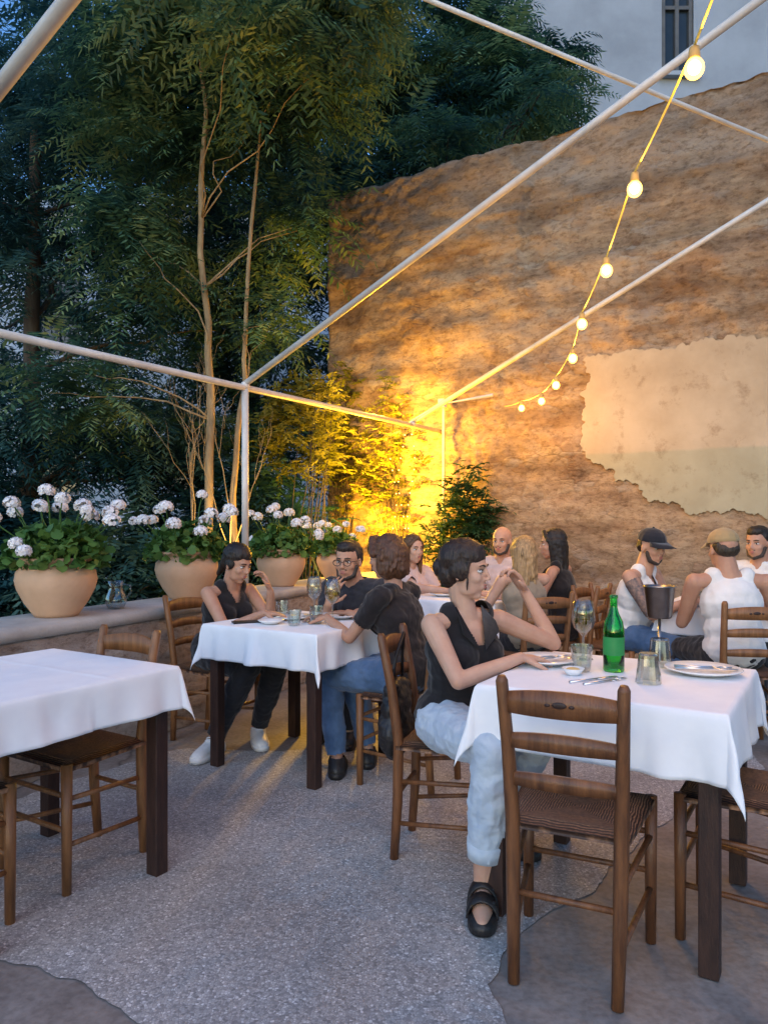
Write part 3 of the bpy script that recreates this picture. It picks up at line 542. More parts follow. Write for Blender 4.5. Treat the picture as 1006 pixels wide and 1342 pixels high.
# ------------------------------------------------------------------ chairs
def chair_parts():
    L_=[]
    for s in(-1,1):
        mb=MB();mb.add(tube([(s*.19,.175,0),(s*.19,.175,.45)],[.016,.020],10));L_.append(("leg",mb))
        mb=MB();mb.add(tube([(s*.140,-.20,0),(s*.145,-.185,.22),(s*.148,-.18,.45),(s*.154,-.205,.65),(s*.162,-.245,.855),(s*.1625,-.247,.868)],[.017,.020,.021,.019,.017,.011],10));L_.append(("back_post",mb))
    n=12
    def slat(z0,h,y0,arch,arch2,wd,nm):
        q=MB();V=[]
        for i in range(n+1):
            t=-1+2*i/n;x=t*wd;yy=y0-.028*(1-t*t);top=z0+h/2+arch*(1-t*t);bot=z0-h/2+arch2*(1-t*t)
            for dy in(-.007,.007): V+= [(x,yy+dy,bot),(x,yy+dy,top)]
        F=[]
        for i in range(n):
            a=i*4;b=a+4
            F+=[(a,b,b+1,a+1),(a+2,a+3,b+3,b+2),(a+1,b+1,b+3,a+3),(a,a+2,b+2,b)]
        q.add((V,F));L_.append((nm,q))
    slat(.795,.055,-.232,.018,.0,.156,"back_slat");slat(.685,.038,-.213,.016,.004,.152,"back_slat");slat(.575,.034,-.197,.012,.002,.149,"back_slat")
    q=MB();q.add(ell((0,-.268,.805),(.020,.003,.009)));q.add(ell((-.032,-.266,.803),(.008,.003,.005)));q.add(ell((.032,-.266,.803),(.008,.003,.005)));L_.append(("carved_emblem",q))
    for z in(.14,.30):
        for s in(-1,1):
            q=MB();q.add(tube([(s*.19,.175,z+.03),(s*.144,-.185,z)],.0095,8));L_.append(("stretcher",q))
    for z in(.22,.34):
        q=MB();q.add(tube([(-.19,.175,z),(.19,.175,z)],.0095,8));L_.append(("stretcher",q))
    q=MB();q.add(tube([(-.145,-.185,.25),(.145,-.185,.25)],.0095,8));L_.append(("stretcher",q))
    q=MB();m=14;V=[];F=[]
    for i in range(m+1):
        for j in range(m+1):
            u=-1+2*i/m;v=-1+2*j/m;wd=.168+.038*(v+1)/2;ed=max(abs(u),abs(v));z=.462-.012*(1-ed**2)-(.018 if ed>.99 else 0)
            V.append((u*wd,v*.185,z))
    b0=len(V);F=[(i*(m+1)+j,(i+1)*(m+1)+j,(i+1)*(m+1)+j+1,i*(m+1)+j+1) for i in range(m) for j in range(m)]
    V+=[(x,y,.428) for x,y,z in V]
    F+=[tuple(b0+k for k in f)[::-1] for f in F]
    ring=[i*(m+1) for i in range(m+1)]+[m*(m+1)+j for j in range(1,m+1)]+[i*(m+1)+m for i in range(m-1,-1,-1)]+[j for j in range(m-1,0,-1)]
    F+=[(ring[k],ring[(k+1)%len(ring)],ring[(k+1)%len(ring)]+b0,ring[k]+b0) for k in range(len(ring))]
    q.add((V,F));L_.append(("seat",q));return L_
CP={}
for key,wm in(('d',M['wood']),('l',M['woodlight'])):
    CP[key]=[(nm,mb.mesh(nm,[M['rush'] if nm=="seat" else (M['darkwood'] if nm=="carved_emblem" else wm)])) for nm,mb in chair_parts()]
def chair(x,y,f,label="dark wooden ladder-back chair with woven rush seat",k='d',turn=0):
    e=empty("chair",(x,y,0),yaw(f)+math.radians(turn));tag(e,label,"chair","taverna chairs with rush seats")
    for nm,me in CP[k]: link(bpy.data.objects.new(nm,me),e)
    return e
nA=(-A2.x,-A2.y);nB=(-B2.x,-B2.y);pA=tuple(A2);pB=tuple(B2)
chair(.575,2.20,(.42,.907),"empty dark wooden ladder-back chair drawn up to the set table")
chair(1.17,2.37,nB,"wooden rush-seat chair pushed under the set table")
chair(.27,2.93,(.96,-.28),"wooden chair with a black bag hung from its back")
chair(-1.17,2.82,nA,"wooden ladder-back chair pushed under the bare white table",'l')
chair(-1.46,2.34,pA,"wooden rush-seat chair tucked under the bare white table",'l')
chair(-1.02,4.45,pB,"wooden chair beneath the woman in white sneakers",'l')
chair(-.08,4.72,nA);chair(.13,3.74,nB,"wooden chair under the woman in blue jeans",'l')
chair(.15,5.85,pB);chair(1.0,6.15,nA);chair(.96,4.86,(-.3,.95),k='l');chair(1.36,5.40,nB,k='l')
chair(1.62,5.18,(.8,-.6),k='l');chair(2.06,4.30,(.1,.99),"honey-coloured wooden chair under a man in white tank top",'l');chair(2.75,5.4,(-.7,-.7))
# ------------------------------------------------------------------ tables & cloths
ta=yaw(A2)
def table(x,y,label,s=.37,drop=.19,seed=0,turn=0):
    e=empty("table",(x,y,0),ta);tag(e,label,"table","square taverna tables")
    o=MB().add(box((0,0,.737),(2*s,2*s,.03))).obj("table_top",M['darkwood'],e,False);bevel(o)
    for sx in(-1,1):
        for sy in(-1,1):
            q=s-.045;o=MB().add(box((sx*q,sy*q,.361),(.055,.055,.722))).obj("leg",M['darkwood'],e,False);bevel(o,.003)
    for sx in(-1,1):
        MB().add(box((sx*(s-.045),0,.67),(.02,2*s-.146,.09))).obj("apron",M['darkwood'],e,False)
        MB().add(box((0,sx*(s-.045),.67),(2*s-.146,.02,.09))).obj("apron",M['darkwood'],e,False)
    c=empty("tablecloth",(x,y,.755),ta+math.radians(turn));tag(c,"plain white linen cloth draped over a table","tablecloth","white tablecloths")
    hw=s+.008;tot=hw+drop;m=96;V=[]
    for i in range(m+1):
        for j in range(m+1):
            u=-tot+2*tot*i/m;v=-tot+2*tot*j/m;dx=max(abs(u)-hw,0);dy=max(abs(v)-hw,0);su=1 if u>0 else-1;sv=1 if v>0 else-1
            ex=min(abs(u),hw);ey=min(abs(v),hw)
            if dx==0 and dy==0:
                z=.006+noise.noise((u*6+seed,v*6,0))*.0028
                z+=.003*math.exp(-(u/.007)**2)+.003*math.exp(-((v-.1)/.007)**2)
                V.append((u,v,z));continue
            r=math.hypot(dx,dy);phi=math.atan2(dy,dx);corner=math.sin(2*phi)
            along=(v if dx>0 and dy==0 else u)
            wv=noise.noise((along*5+seed+3*su,sv*2+seed,r*1.5))+.5*noise.noise((along*11+seed,7,r*3))
            ed=min(hw-(ex if dx==0 else ey),.22)/.22 if (dx==0 or dy==0) else 0
            o_=.005*min(r/.02,1)+r*(.06+.28*wv*(.4+.6*ed)+.04*(1-ed)+.13*corner**2)
            if dx==0 or dy==0: o_-=r*.12*math.exp(-((ed-.35)/.18)**2)
            o_=max(o_,.004*min(r/.02,1))
            z=.006-max(0,r-.004)*(.985-.05*corner**2)
            V.append((su*(ex+o_*math.cos(phi)),sv*(ey+o_*math.sin(phi)),z))
    F=[(i*(m+1)+j,(i+1)*(m+1)+j,(i+1)*(m+1)+j+1,i*(m+1)+j+1) for i in range(m) for j in range(m)]
    o=MB().add((V,F)).obj("cloth",M['linen'],c);md=o.modifiers.new("s",'SOLIDIFY');md.thickness=.0015;return e
table(.826,2.56,"set dining table with plates, glasses and green bottle",.37,.205,1)
table(-.444,4.07,"dining table shared by three seated people",.37,.19,9)
table(-1.285,2.63,"unset table with a bare white cloth",.37,.16,17)
table(.62,5.5,"table of the group beside the old wall",.37,.19,25)
table(2.32,4.98,"table of the men beside the old wall",.37,.19,33)
# ------------------------------------------------------------------ tableware
def plate(x,y,r=.12,fork=True,ang=.3):
    e=empty("plate",(x,y,ZT+.001));tag(e,"round white porcelain plate on the tablecloth","plate","white plates")
    MB().add(lathe([(0,.002),(r*.6,.002),(r*.68,.008),(r*.98,.018),(r,.021),(r*.97,.023),(r*.66,.013),(r*.58,.008),(0,.008)],36)).obj("plate_body",M['porcelain'],e)
    if fork:
        cutlery("fork",x,y,ang,ZT+.021);cutlery("knife",x+.03*math.sin(ang),y-.03*math.cos(ang),ang+.1,ZT+.021)
def cutlery(kind,x,y,ang,z):
    e=MB();l=.19
    e.add(tube([(-l/2,0,.002),(-.02,0,.003),(.03,0,.005)],[.006,.004,.003],8))
    if kind=="fork":
        e.add(box((.042,0,.004),(.03,.02,.002)))
        for k in(-.0075,-.0025,.0025,.0075): e.add(box((.073,k,.006),(.04,.002,.002)))
    else: e.add(box((.065,.002,.004),(.09,.017,.0015)))
    o=e.obj(kind,M['steel']);o.location=(x,y,z);o.rotation_euler=(0,0,ang);tag(o,f"steel {kind} laid on the table",kind)
def tumbler(x,y,h=.095,r=.038,up=False):
    e=empty("tumbler",(x,y,ZT));tag(e,"clear ribbed drinking glass "+("upside down" if up else "standing")+" on the tablecloth","glass","drinking glasses")
    pr=[(0,.002),(r*.70,.002),(r*.76,.008),(r,h),(r*.955,h),(r*.73,.012),(0,.011)]
    if up: pr=[(a,h-z+.001) for a,z in pr][::-1]
    n=24;rings=[]
    for a,z in pr: rings.append([((a*(1+(.05 if k%2 else 0)))*math.cos(2*math.pi*k/n),(a*(1+(.05 if k%2 else 0)))*math.sin(2*math.pi*k/n),z) for k in range(n)])
    MB().add(rings_mesh(rings,n,False)).obj("glass_body",M['glass'],e,False)
def wineglass(x,y,wine=True,h=.205):
    e=empty("wine_glass",(x,y,ZT));tag(e,"stemmed wine glass "+("with white wine" if wine else "empty"),"wine glass","wine glasses");s=1.12;e.scale=(s,s,s)
    MB().add(lathe([(0,.002),(.034,.002),(.030,.006),(.006,.012),(.004,.04),(.004,.08),(.012,.09),(.032,.11),(.040,.135),(.037,.17),(.032,h),(.031,h),(.0358,.17),(.0388,.135),(.0308,.112),(.01,.094),(0,.093)],24)).obj("glass_body",M['glass'],e)
    if wine: MB().add(lathe([(0,.096),(.010,.0965),(.0295,.114),(.0378,.135),(.0368,.145),(0,.145)],24)).obj("wine",M['wine'],e)
def bottle(x,y):
    e=empty("bottle",(x,y,ZT));tag(e,"open green glass water bottle on the set table","bottle")
    MB().add(lathe([(0,.0),(.034,.0),(.037,.006),(.037,.145),(.032,.178),(.018,.208),(.013,.228),(.0125,.26),(.0145,.262),(.0145,.272),(.011,.272),(.0095,.26),(.010,.228),(.015,.206),(.029,.175),(.034,.145),(.034,.008),(0,.008)],28)).obj("bottle_body",M['green'],e)
    MB().add(lathe([(.0376,.06),(.0376,.125)],28)).obj("bottle_label",mk("green_label",(.03,.28,.07),(.02,.2,.05),9,.5),e)
plate(.61,2.80,.125,True,.2);plate(1.12,2.60,.13,True,-.3);wineglass(.775,2.88);tumbler(.705,2.64,.095,.038);tumbler(.875,2.45,.10,.040,True);tumbler(1.02,2.74,.105,.041,True);bottle(.822,2.65)
e=empty("small_bowl",(.66,2.585,ZT));tag(e,"small white bowl with butter","bowl");MB().add(lathe([(0,.0),(.022,.0),(.04,.024),(.037,.024),(.02,.006),(0,.006)],20)).obj("bowl_body",M['porcelain'],e);MB().add(ell((0,0,.016),(.026,.026,.01))).obj("butter",M['bread'],e)
cutlery("fork",.735,2.46,.5,ZT);cutlery("knife",.70,2.49,.45,ZT)
plate(-.52,4.12,.12,True,.3);plate(-.25,4.18,.12,False);plate(-.60,3.93,.07,False)
tumbler(-.58,4.2);tumbler(-.36,3.93);tumbler(-.47,3.87,.08);wineglass(-.28,4.03);wineglass(-.40,4.25,False)
cutlery("knife",-.42,3.98,.3,ZT)
o=MB().add(box((0,0,.005),(.145,.07,.009))).obj("mobile_phone",M['black'],None,False);o.location=(-.74,3.98,ZT);o.rotation_euler=(0,0,.4);tag(o,"black mobile phone lying face down on the cloth","phone")
for x,y in((.45,5.5),(.75,5.6),(2.15,5.0),(2.4,4.85)): plate(x,y,.11,False)
for x,y in((.5,5.35),(.65,5.3),(2.05,4.85),(2.3,4.8),(2.45,5.0)): tumbler(x,y)
wineglass(.6,5.6);wineglass(2.25,5.1)
e=empty("ice_bucket",(1.60,4.30,-.015));tag(e,"steel wine cooler on a slim metal stand","ice bucket")
MB().add(lathe([(0,.765),(.062,.765),(.068,.775),(.086,.94),(.094,.945),(.094,.952),(.084,.950),(.064,.78),(0,.778)],28)).obj("bucket",M['bucket'],e)
st=MB().add(tube([(0,0,.02),(0,0,.765)],.009,8))
for k in range(3): t=2.1*k+.4;st.add(tube([(0,0,.09),(.07*math.cos(t),.07*math.sin(t),.06),(.14*math.cos(t),.14*math.sin(t),.016)],.006,6))
st.obj("stand",M['bucket'],e)
# ------------------------------------------------------------------ people
def sculpt(name,prims,voxel,mat,parent,smooth=5,disp=0,dscale=.08,cut=None,mid=.38):
    mb=MB()
    for p in prims: mb.add(p)
    o=mb.obj(name,mat,parent)
    r=o.modifiers.new("r",'REMESH');r.mode='VOXEL';r.voxel_size=voxel;r.use_smooth_shade=True
    s=o.modifiers.new("s",'SMOOTH');s.factor=.5;s.iterations=smooth
    if disp:
        t=bpy.data.textures.new("folds",'CLOUDS');t.noise_scale=dscale;t.noise_depth=2
        d=o.modifiers.new("d",'DISPLACE');d.texture=t;d.strength=disp;d.mid_level=mid;d.texture_coords='LOCAL'
    dg=bpy.context.evaluated_depsgraph_get();me=bpy.data.meshes.new_from_object(o.evaluated_get(dg));o.modifiers.clear();o.data=me
    if cut:
        import bmesh
        bm=bmesh.new();bm.from_mesh(me);bmesh.ops.delete(bm,geom=[f for f in bm.faces if cut(f.calc_center_median())],context='FACES');bm.to_mesh(me);bm.free()
    me.polygons.foreach_set("use_smooth",[True]*len(me.polygons))
    return o
def hand(W,f,n,side,curl=.35,spread=1,s=1.):
    W=np.array(W);f=nrm(np.array(f,float));n=np.array(n,float);n=nrm(n-f*np.dot(n,f));t=np.cross(f,n)*side
    pr=[]
    offs=(.030,.010,-.010,-.029);ln=(.92,1.03,.97,.76)
    for o_,l_ in zip(offs,ln):
        kn=W+(f*(.082-.25*abs(o_-.01)*.5)+t*o_)*s;pr.append(capsule(W+t*o_*.55*s+f*.012*s,kn,.0125*s,.0105*s,8))
        p=kn;a=curl*.5
        for seg,(L_,r0,r1) in enumerate(((.041,.0092,.0082),(.026,.0082,.0075),(.021,.0075,.0062))):
            d=f*math.cos(a)+n*math.sin(a)+t*o_*3.2*spread;d=nrm(d);q=p+d*L_*l_*s;pr.append(capsule(p,q,r0*s,r1*s,8));p=q;a+=curl*1.3
    pr.append(ell(W+f*.045*s,(.034*s,.04*s,.0145*s),np.stack([t,f,n],1)))
    b=W+(f*.022+t*.022+n*.006)*s;q=b+nrm(f*.62+t*.75+n*.35)*.045*s;pr.append(capsule(b,q,.0135*s,.0105*s,8));pr.append(capsule(q,q+nrm(f*.85+t*.3+n*.35)*.032*s,.0105*s,.008*s,8))
    return pr
def ik(S,W,a,b,pole):
    S=np.array(S);W=np.array(W);d=W-S;D=np.linalg.norm(d)
    if D>(a+b)*.985: W=S+d/D*(a+b)*.985;D=(a+b)*.985;d=W-S
    D=max(D,abs(a-b)+.03)
    u=d/np.linalg.norm(d);x=(a*a-b*b+D*D)/(2*D);h=math.sqrt(max(a*a-x*x,0));p=np.array(pole,float);p=nrm(p-u*np.dot(p,u));return S+u*x+p*h,W
HAIRM={}
def hairmat(nm,c):
    if nm not in HAIRM: HAIRM[nm]=mk(nm,c,tuple(x*.4 for x in c),40,.45,.6,70,stretch=(3,3,.3),spec=.45)
    return HAIRM[nm]
def skinmat(nm,c): return mk(nm,c,tuple(a*b for a,b in zip(c,(.90,.82,.80))),14,.5,.06,160,sub=.1,spec=.3)
SK={'a':skinmat("skin_fair",(.56,.34,.24)),'b':skinmat("skin_tan",(.48,.27,.18)),'c':skinmat("skin_warm",(.52,.30,.20))}
eyew=mk("eye_white",(.6,.58,.55),None,5,.3);eyed=mk("iris_dark",(.03,.015,.01),None,5,.15);tattoo=mk("tattoo_ink",(.09,.08,.085),(.34,.21,.15),38,.6)
lipm=mk("lips",(.42,.15,.13),None,20,.4)
def rotm(y,p,r=0): return np.array((Matrix.Rotation(y,3,'Z')@Matrix.Rotation(p,3,'X')@Matrix.Rotation(r,3,'Y')))
def person(label,pos,f,sk='a',male=False,vox=.0065,N_=(0,.05,.955),Hd=(0,.10,1.105),hdir=None,pitch=-.1,roll=0,wr=None,wl=None,er=None,el=None,hr=((0,1,0),(0,0,-1)),hl=((0,1,0),(0,0,-1)),curl=.3,
   kR=(.10,.42,.50),kL=(-.10,.42,.50),aR=(.11,.40,.085),aL=(-.11,.40,.085),tR=(0,1,0),tL=(0,1,0),top='tee',topm=None,pants=None,shoe='dark',hair='short',hc=(.03,.018,.012),beard=None,cap=None,world=True,glasses=False,cuffR=None,hp=(0,0,.545),bald=False,tat=False,shw=None):
    f=Vector(f).normalized();e=empty("person",(pos[0],pos[1],0),yaw(f));tag(e,label,"person")
    R_=Vector((f.y,-f.x))
    def L3(w_): 
        d=Vector((w_[0]-pos[0],w_[1]-pos[1]));return np.array((d.dot(R_),d.dot(f),w_[2]))
    def LD(w_):
        d=Vector((w_[0],w_[1]));return np.array((d.dot(R_),d.dot(f),w_[2]))
    if world:
        wr,wl,er,el=[L3(x) if x is not None else None for x in(wr,wl,er,el)];hr=tuple(LD(x) for x in hr);hl=tuple(LD(x) for x in hl)
    P_=np.array(hp,float);N_=np.array(N_,float);Hd=np.array(Hd,float)
    g=1.12 if male else .92
    sw=shw or (.185 if male else .155)
    up=nrm(N_-P_);C=P_+(N_-P_)*.62;rt=np.array((1.,0,0));fw=np.cross(up,rt);Rt=np.stack([rt,fw,up],1)
    SR=N_+rt*sw-up*.035;SL=N_-rt*sw-up*.035
    hR=P_+np.array((.085,0.02,-.01));hL=P_+np.array((-.085,.02,-.01))
    ua,fa=(.285,.26) if male else(.265,.245)
    if er is None: er,wr=ik(SR,wr if wr is not None else SR+(.05,.25,-.3),ua,fa,(.45,-.2,-1))
    if el is None: el,wl=ik(SL,wl if wl is not None else SL+(-.05,.25,-.3),ua,fa,(-.45,-.2,-1))
    kR,kL,aR,aL=[np.array(x,float) for x in(kR,kL,aR,aL)]
    def torso(o=0,lo=None):
        if lo is None: lo=o
        pr=[ell(C,((.132 if not male else .165)+o,(.092 if not male else .115)+o,.165+o*.4),Rt),ell(P_+up*.13,((.108 if not male else .145)+lo,(.086 if not male else .11)+lo,.13),Rt),
            capsule(C+up*.02-rt*.06,C+up*.02+rt*.06,.088*g+o,.088*g+o)]
        pr.append(ell(P_+up*.015,((.160 if male else .152)+lo,.124+lo,.105+lo),Rt))
        if not male: 
            for s in(-1,1): pr.append(ell(C+up*.01+fw*.062+rt*s*.060,(.056+o,.052+o,.056+o),Rt))
        return pr
    def arm(o=0,S=None,E=None,Wr=None,full=True):
        pr=[capsule(S,S+(E-S)*.35,(.046*g)+o,.042*g+o),capsule(S+(E-S)*.35,E,.042*g+o,.033*g+o)]
        if full: pr+= [capsule(E,E+(Wr-E)*.3,.033*g+o,.035*g+o),capsule(E+(Wr-E)*.3,Wr,.035*g+o,.0225*g+o)]
        return pr
    def leg(o,hh,k,a):
        return [capsule(hh,hh+(k-hh)*.5,.086+o,.072+o),capsule(hh+(k-hh)*.5,k,.072+o,.053+o),capsule(k,k+(a-k)*.35,.052+o,.051+o),capsule(k+(a-k)*.35,a,.051+o,.032+o)]
    hy=0 if hdir is None else yaw(LD((hdir[0],hdir[1],0))[:2])
    HR=rotm(hy,pitch,roll);hs=1.04 if male else .97;xs_=1. if male else .94
    def hp_(p): p=np.array(p,float)*hs;p[0]*=xs_;return Hd+HR@p
    def he(c,r): return ell(hp_(c),(r[0]*hs*xs_,r[1]*hs,r[2]*hs),HR)
    def hcap(a,b,r0,r1=None): return capsule(hp_(a),hp_(b),r0*hs,(r1 or r0)*hs)
    head=[he((0,-.014,.03),(.073,.092,.083)),he((0,.018,-.03),(.056,.066,.082)),he((0,.052,-.090),(.021,.022,.019)),he((.027,.022,-.068),(.024,.040,.028)),he((-.027,.022,-.068),(.024,.040,.028)),
      he((.032,.052,-.022),(.025,.025,.024)),he((-.032,.052,-.022),(.025,.025,.024)),he((0,.068,.026),(.044,.015,.012)),hcap((0,.080,.014),(0,.099,-.020),.0062,.0078),he((.0085,.091,-.025),(.0070,.0085,.006)),he((-.0085,.091,-.025),(.0070,.0085,.006)),
      he((0,.075,-.055),(.023,.014,.016)),he((.0725,-.006,-.012),(.007,.017,.027)),he((-.0725,-.006,-.012),(.007,.017,.027)),he((0,.080,-.047),(.017,.0085,.005)),he((0,.079,-.058),(.015,.0095,.006))]
    neck=[capsule(N_-up*.02,Hd+HR@np.array((0,-.022,-.05)),(.048 if not male else .063),(.043 if not male else .057)),capsule(N_-up*.01,SR,.043*g,.040*g),capsule(N_-up*.01,SL,.043*g,.040*g)]
    def foot(a,t):
        t=nrm(np.array(LD(t) if world else t,float));z0=a[2]-.085
        hl_=a-t*.045;hl_=np.array((hl_[0],hl_[1],z0+.032));b1=a+t*.09;b1=np.array((b1[0],b1[1],z0+.03));b2=a+t*.155;b2=np.array((b2[0],b2[1],z0+.022))
        return hl_,b1,b2,t
    fR=foot(aR,tR);fL=foot(aL,tL)
    def footp(a,ff,o=0): return [capsule(a,ff[0],.033+o,.031+o),capsule(a-np.array((0,0,.015)),ff[1],.032+o,.033+o),capsule(ff[0],ff[1],.030+o,.034+o),capsule(ff[1],ff[2],.035+o,.021+o*1.6)]
    lg=-.018 if pants else 0
    shin=[capsule(a+(k-a)*.34,a,.047,.032) for k,a in((kR,aR),(kL,aL))]
    body=head+neck+torso(-.004,-.028)+arm(0,SR,er,wr)+arm(0,SL,el,wl)+leg(lg,hR,kR,aR)+leg(lg,hL,kL,aL)+shin+footp(aR,fR)+footp(aL,fL)+hand(wr,hr[0],hr[1],-1,curl,s=g**.5)+hand(wl,hl[0],hl[1],1,curl,s=g**.5)
    sculpt("body",body,vox,SK[sk],e,4)
    for s in(-1,1):
        mb=MB().add(he((s*.029,.0655,.005),(.0140,.011,.0070)),0).add(he((s*.0285,.0722,.005),(.0062,.0055,.0058)),1).add(hcap((s*.016,.0745,.0105),(s*.042,.067,.0105),.0026,.002),1);mb.obj("eye",[eyew,eyed],e)
        MB().add(hcap((s*.014,.0805,.026),(s*.032,.0795,.030),.0036,.0034)).add(hcap((s*.032,.0795,.030),(s*.045,.068,.026),.0034,.002)).obj("eyebrow",hairmat("brow",(.03,.018,.012)),e)
    MB().add(he((0,.0862,-.0470),(.0175,.0045,.0036))).add(he((0,.0855,-.0562),(.0155,.0055,.0048))).obj("mouth",lipm,e)
    hm=hairmat("hair_%s_%02d"%(hair,int(hc[0]*100)),hc)
    hc_=[he((0,-.026,.040),(.080,.090,.083))]
    if hair=='updo':
        hc_+= [he((0,-.006,.056),(.077,.082,.070)),he((0,-.098,.0),(.042,.036,.042)),he((0,-.052,-.02),(.070,.055,.060)),he((.062,-.008,.0),(.020,.040,.042)),he((-.062,-.008,.0),(.020,.040,.042)),
          hcap((-.070,.030,.03),(-.068,.034,-.07),.006,.003),hcap((.070,.030,.03),(.068,.034,-.07),.006,.003)]
        for k in range(14):
            s=-1 if k%2 else 1;t=k/13;hc_.append(hcap((s*(.010+.03*t),.060-.02*t,.100-.01*t),(s*(.070+.006*t),.0-.03*t,.03-.03*t),.008,.006))
    elif hair=='pony': hc_+= [he((0,-.006,.056),(.076,.080,.068)),he((0,-.06,.0),(.068,.052,.065)),hcap((0,-.10,.0),(0,-.13,-.12),.028,.016),he((.062,-.008,.0),(.018,.036,.040)),he((-.062,-.008,.0),(.018,.036,.040))]
    elif hair=='bob':
        hc_+= [he((0,-.05,-.0),(.100,.085,.10)),he((.05,-.03,-.05),(.05,.065,.075)),he((-.05,-.03,-.05),(.05,.065,.075)),he((0,-.07,-.05),(.078,.058,.080)),hcap((.02,.055,.10),(.08,.03,.02),.024,.022),hcap((-.02,.055,.10),(-.08,.03,.02),.024,.022)]
        for k in range(34):
            a=rng.uniform(-.4,math.pi+.4);z_=rng.uniform(-.06,.09);rr=.098*math.sqrt(max(.15,1-(z_/.125)**2));hc_.append(hcap((rr*math.cos(a),-.035-.85*rr*math.sin(a)*1.,z_),(rr*1.08*math.cos(a+.15),-.035-.9*rr*math.sin(a+.15),z_-.05),.010,.006))
    elif hair=='long':
        hc_+= [he((0,-.05,-.01),(.086,.065,.10))]
        for k in range(15):
            a=math.radians(-25+k*230/14);cx=math.cos(a);sy=math.sin(a);p0=hp_((.070*cx,-.02-.065*sy,.02));p1=hp_((.076*cx,-.03-.07*sy,-.05))-np.array((0,0,.13+.04*math.sin(k*2.3)));hc_.append(capsule(p0,p1,.026,.015+.004*math.sin(k*3)))
        hc_+=[hcap((0,.052,.100),(.068,.035,.03),.016,.014),hcap((0,.052,.100),(-.068,.035,.03),.016,.014),capsule(hp_((0,-.06,-.03)),hp_((0,-.07,-.03))-np.array((0,0,.14)),.058,.04)]
    elif hair=='short': hc_+= [he((0,-.055,.0),(.072,.048,.055)),he((0,.016,.082),(.058,.060,.040))]
    if cap: hc_=[he((0,-.052,.0),(.071,.048,.05)),he((0,-.03,.02),(.075,.07,.05))]
    if not bald: sculpt("hair",hc_,.0045 if hair=='updo' else .005,hm,e,2 if hair in('bob','long','updo') else 3,.009,.03,mid=.45)
    if beard:
        sculpt("beard",[hcap((.058,.02,-.03),(.043,.038,-.078),.013,.016),hcap((-.058,.02,-.03),(-.043,.038,-.078),.013,.016),hcap((.043,.038,-.078),(0,.057,-.094),.016,.017),hcap((-.043,.038,-.078),(0,.057,-.094),.016,.017),hcap((-.02,.080,-.039),(.02,.080,-.039),.0045)],.005,hairmat("beard_hair",beard),e,2,.004,.02)
    if glasses:
        gb=MB()
        for s in(-1,1):
            gb.add(tube([hp_((s*.032+.023*math.cos(t),.092,.004+.018*math.sin(t))) for t in np.linspace(0,6.283,17)],.0022,6));gb.add(tube([hp_((s*.055,.091,.01)),hp_((s*.076,.0,.005))],.002,6))
        gb.add(tube([hp_((-.009,.093,.008)),hp_((.009,.093,.008))],.002,6));gb.obj("glasses",M['black'],e)
    if cap:
        cm=cloth("cap_fabric",cap[0])
        lo_=hp_((0,0,.040))
        sculpt("cap",[he((0,-.010,.055),(.083,.099,.072))],.005,cm,e,2,.004,.04,cut=lambda c,lo_=lo_,u=HR[:,2]:np.dot(np.array(c)-lo_,u)<0)
        v=[];fcs=[];n=12
        for i in range(n+1):
            t=math.pi*i/n;c_=math.cos(t);s_=math.sin(t)
            v.append(hp_((c_*.074,.04+s_*.045,.046)));v.append(hp_((c_*.078,.055+s_*.125,.034-.018*abs(c_))))
        for i in range(n): fcs.append((2*i,2*i+1,2*i+3,2*i+2))
        o=MB().add((v,fcs)).obj("cap_brim",cm,e);md=o.modifiers.new("s",'SOLIDIFY');md.thickness=.004
        MB().add(he((0,-.010,.129),(.008,.008,.005))).obj("cap_button",cm,e)
    if top=='tee':
        def ct(c):
            c=np.array(c)
            for S,E in((SR,er),(SL,el)):
                if np.dot(c-(S+(E-S)*.62),nrm(E-S))>0 and np.linalg.norm(c-(S+(E-S)*.62))<.13 and abs(c[0])>.1: return True
            q=c-N_
            return np.dot(q,up)>.035 and np.linalg.norm(q-up*np.dot(q,up))<.085
        sculpt("shirt",torso(.020,.022)+arm(.015,SR,SR+(er-SR)*.75,None,False)+arm(.015,SL,SL+(el-SL)*.75,None,False)+[capsule(N_-up*.015,SR,.053*g,.053*g),capsule(N_-up*.015,SL,.053*g,.053*g)],vox,topm,e,4,.024,.06,ct)
    else:
        vz=.10 if top=='vest' else .07
        def ct(c):
            q=np.array(c)-N_;h_=np.dot(q,up);x=abs(q[0]);y=np.dot(q,fw)
            if h_>.03 and x<.06: return True
            if y>.0 and x<.012+(h_+vz)*.52 and h_>-vz and x<.075: return True
            return False
        wdt=.50 if top=='vest' else .45
        pr=torso(.016,.022)+[capsule(C+up*.08+rt*.065*g,N_+rt*sw*wdt-up*.0,.05*g,.047*g),capsule(C+up*.08-rt*.065*g,N_-rt*sw*wdt-up*.0,.05*g,.047*g)]
        sculpt("shirt",pr,vox,topm,e,4,.014,.06,ct)
        if top=='vest':
            for s in(-1,1):
                lp=MB()
                p0=N_+rt*s*.058+up*.030;p1=N_+rt*s*.070+fw*.068-up*.018;p2=N_+rt*s*.012+fw*.122-up*.112;p3=N_+rt*s*.080+fw*.098-up*.05
                lp.add(([p0+fw*.01,p1,p3,p2,p3+fw*.01,p1+fw*.012+rt*s*.01],[(0,1,2,3),(0,5,4,3)]))
                o=lp.obj("collar",topm,e);md=o.modifiers.new("s",'SOLIDIFY');md.thickness=.004
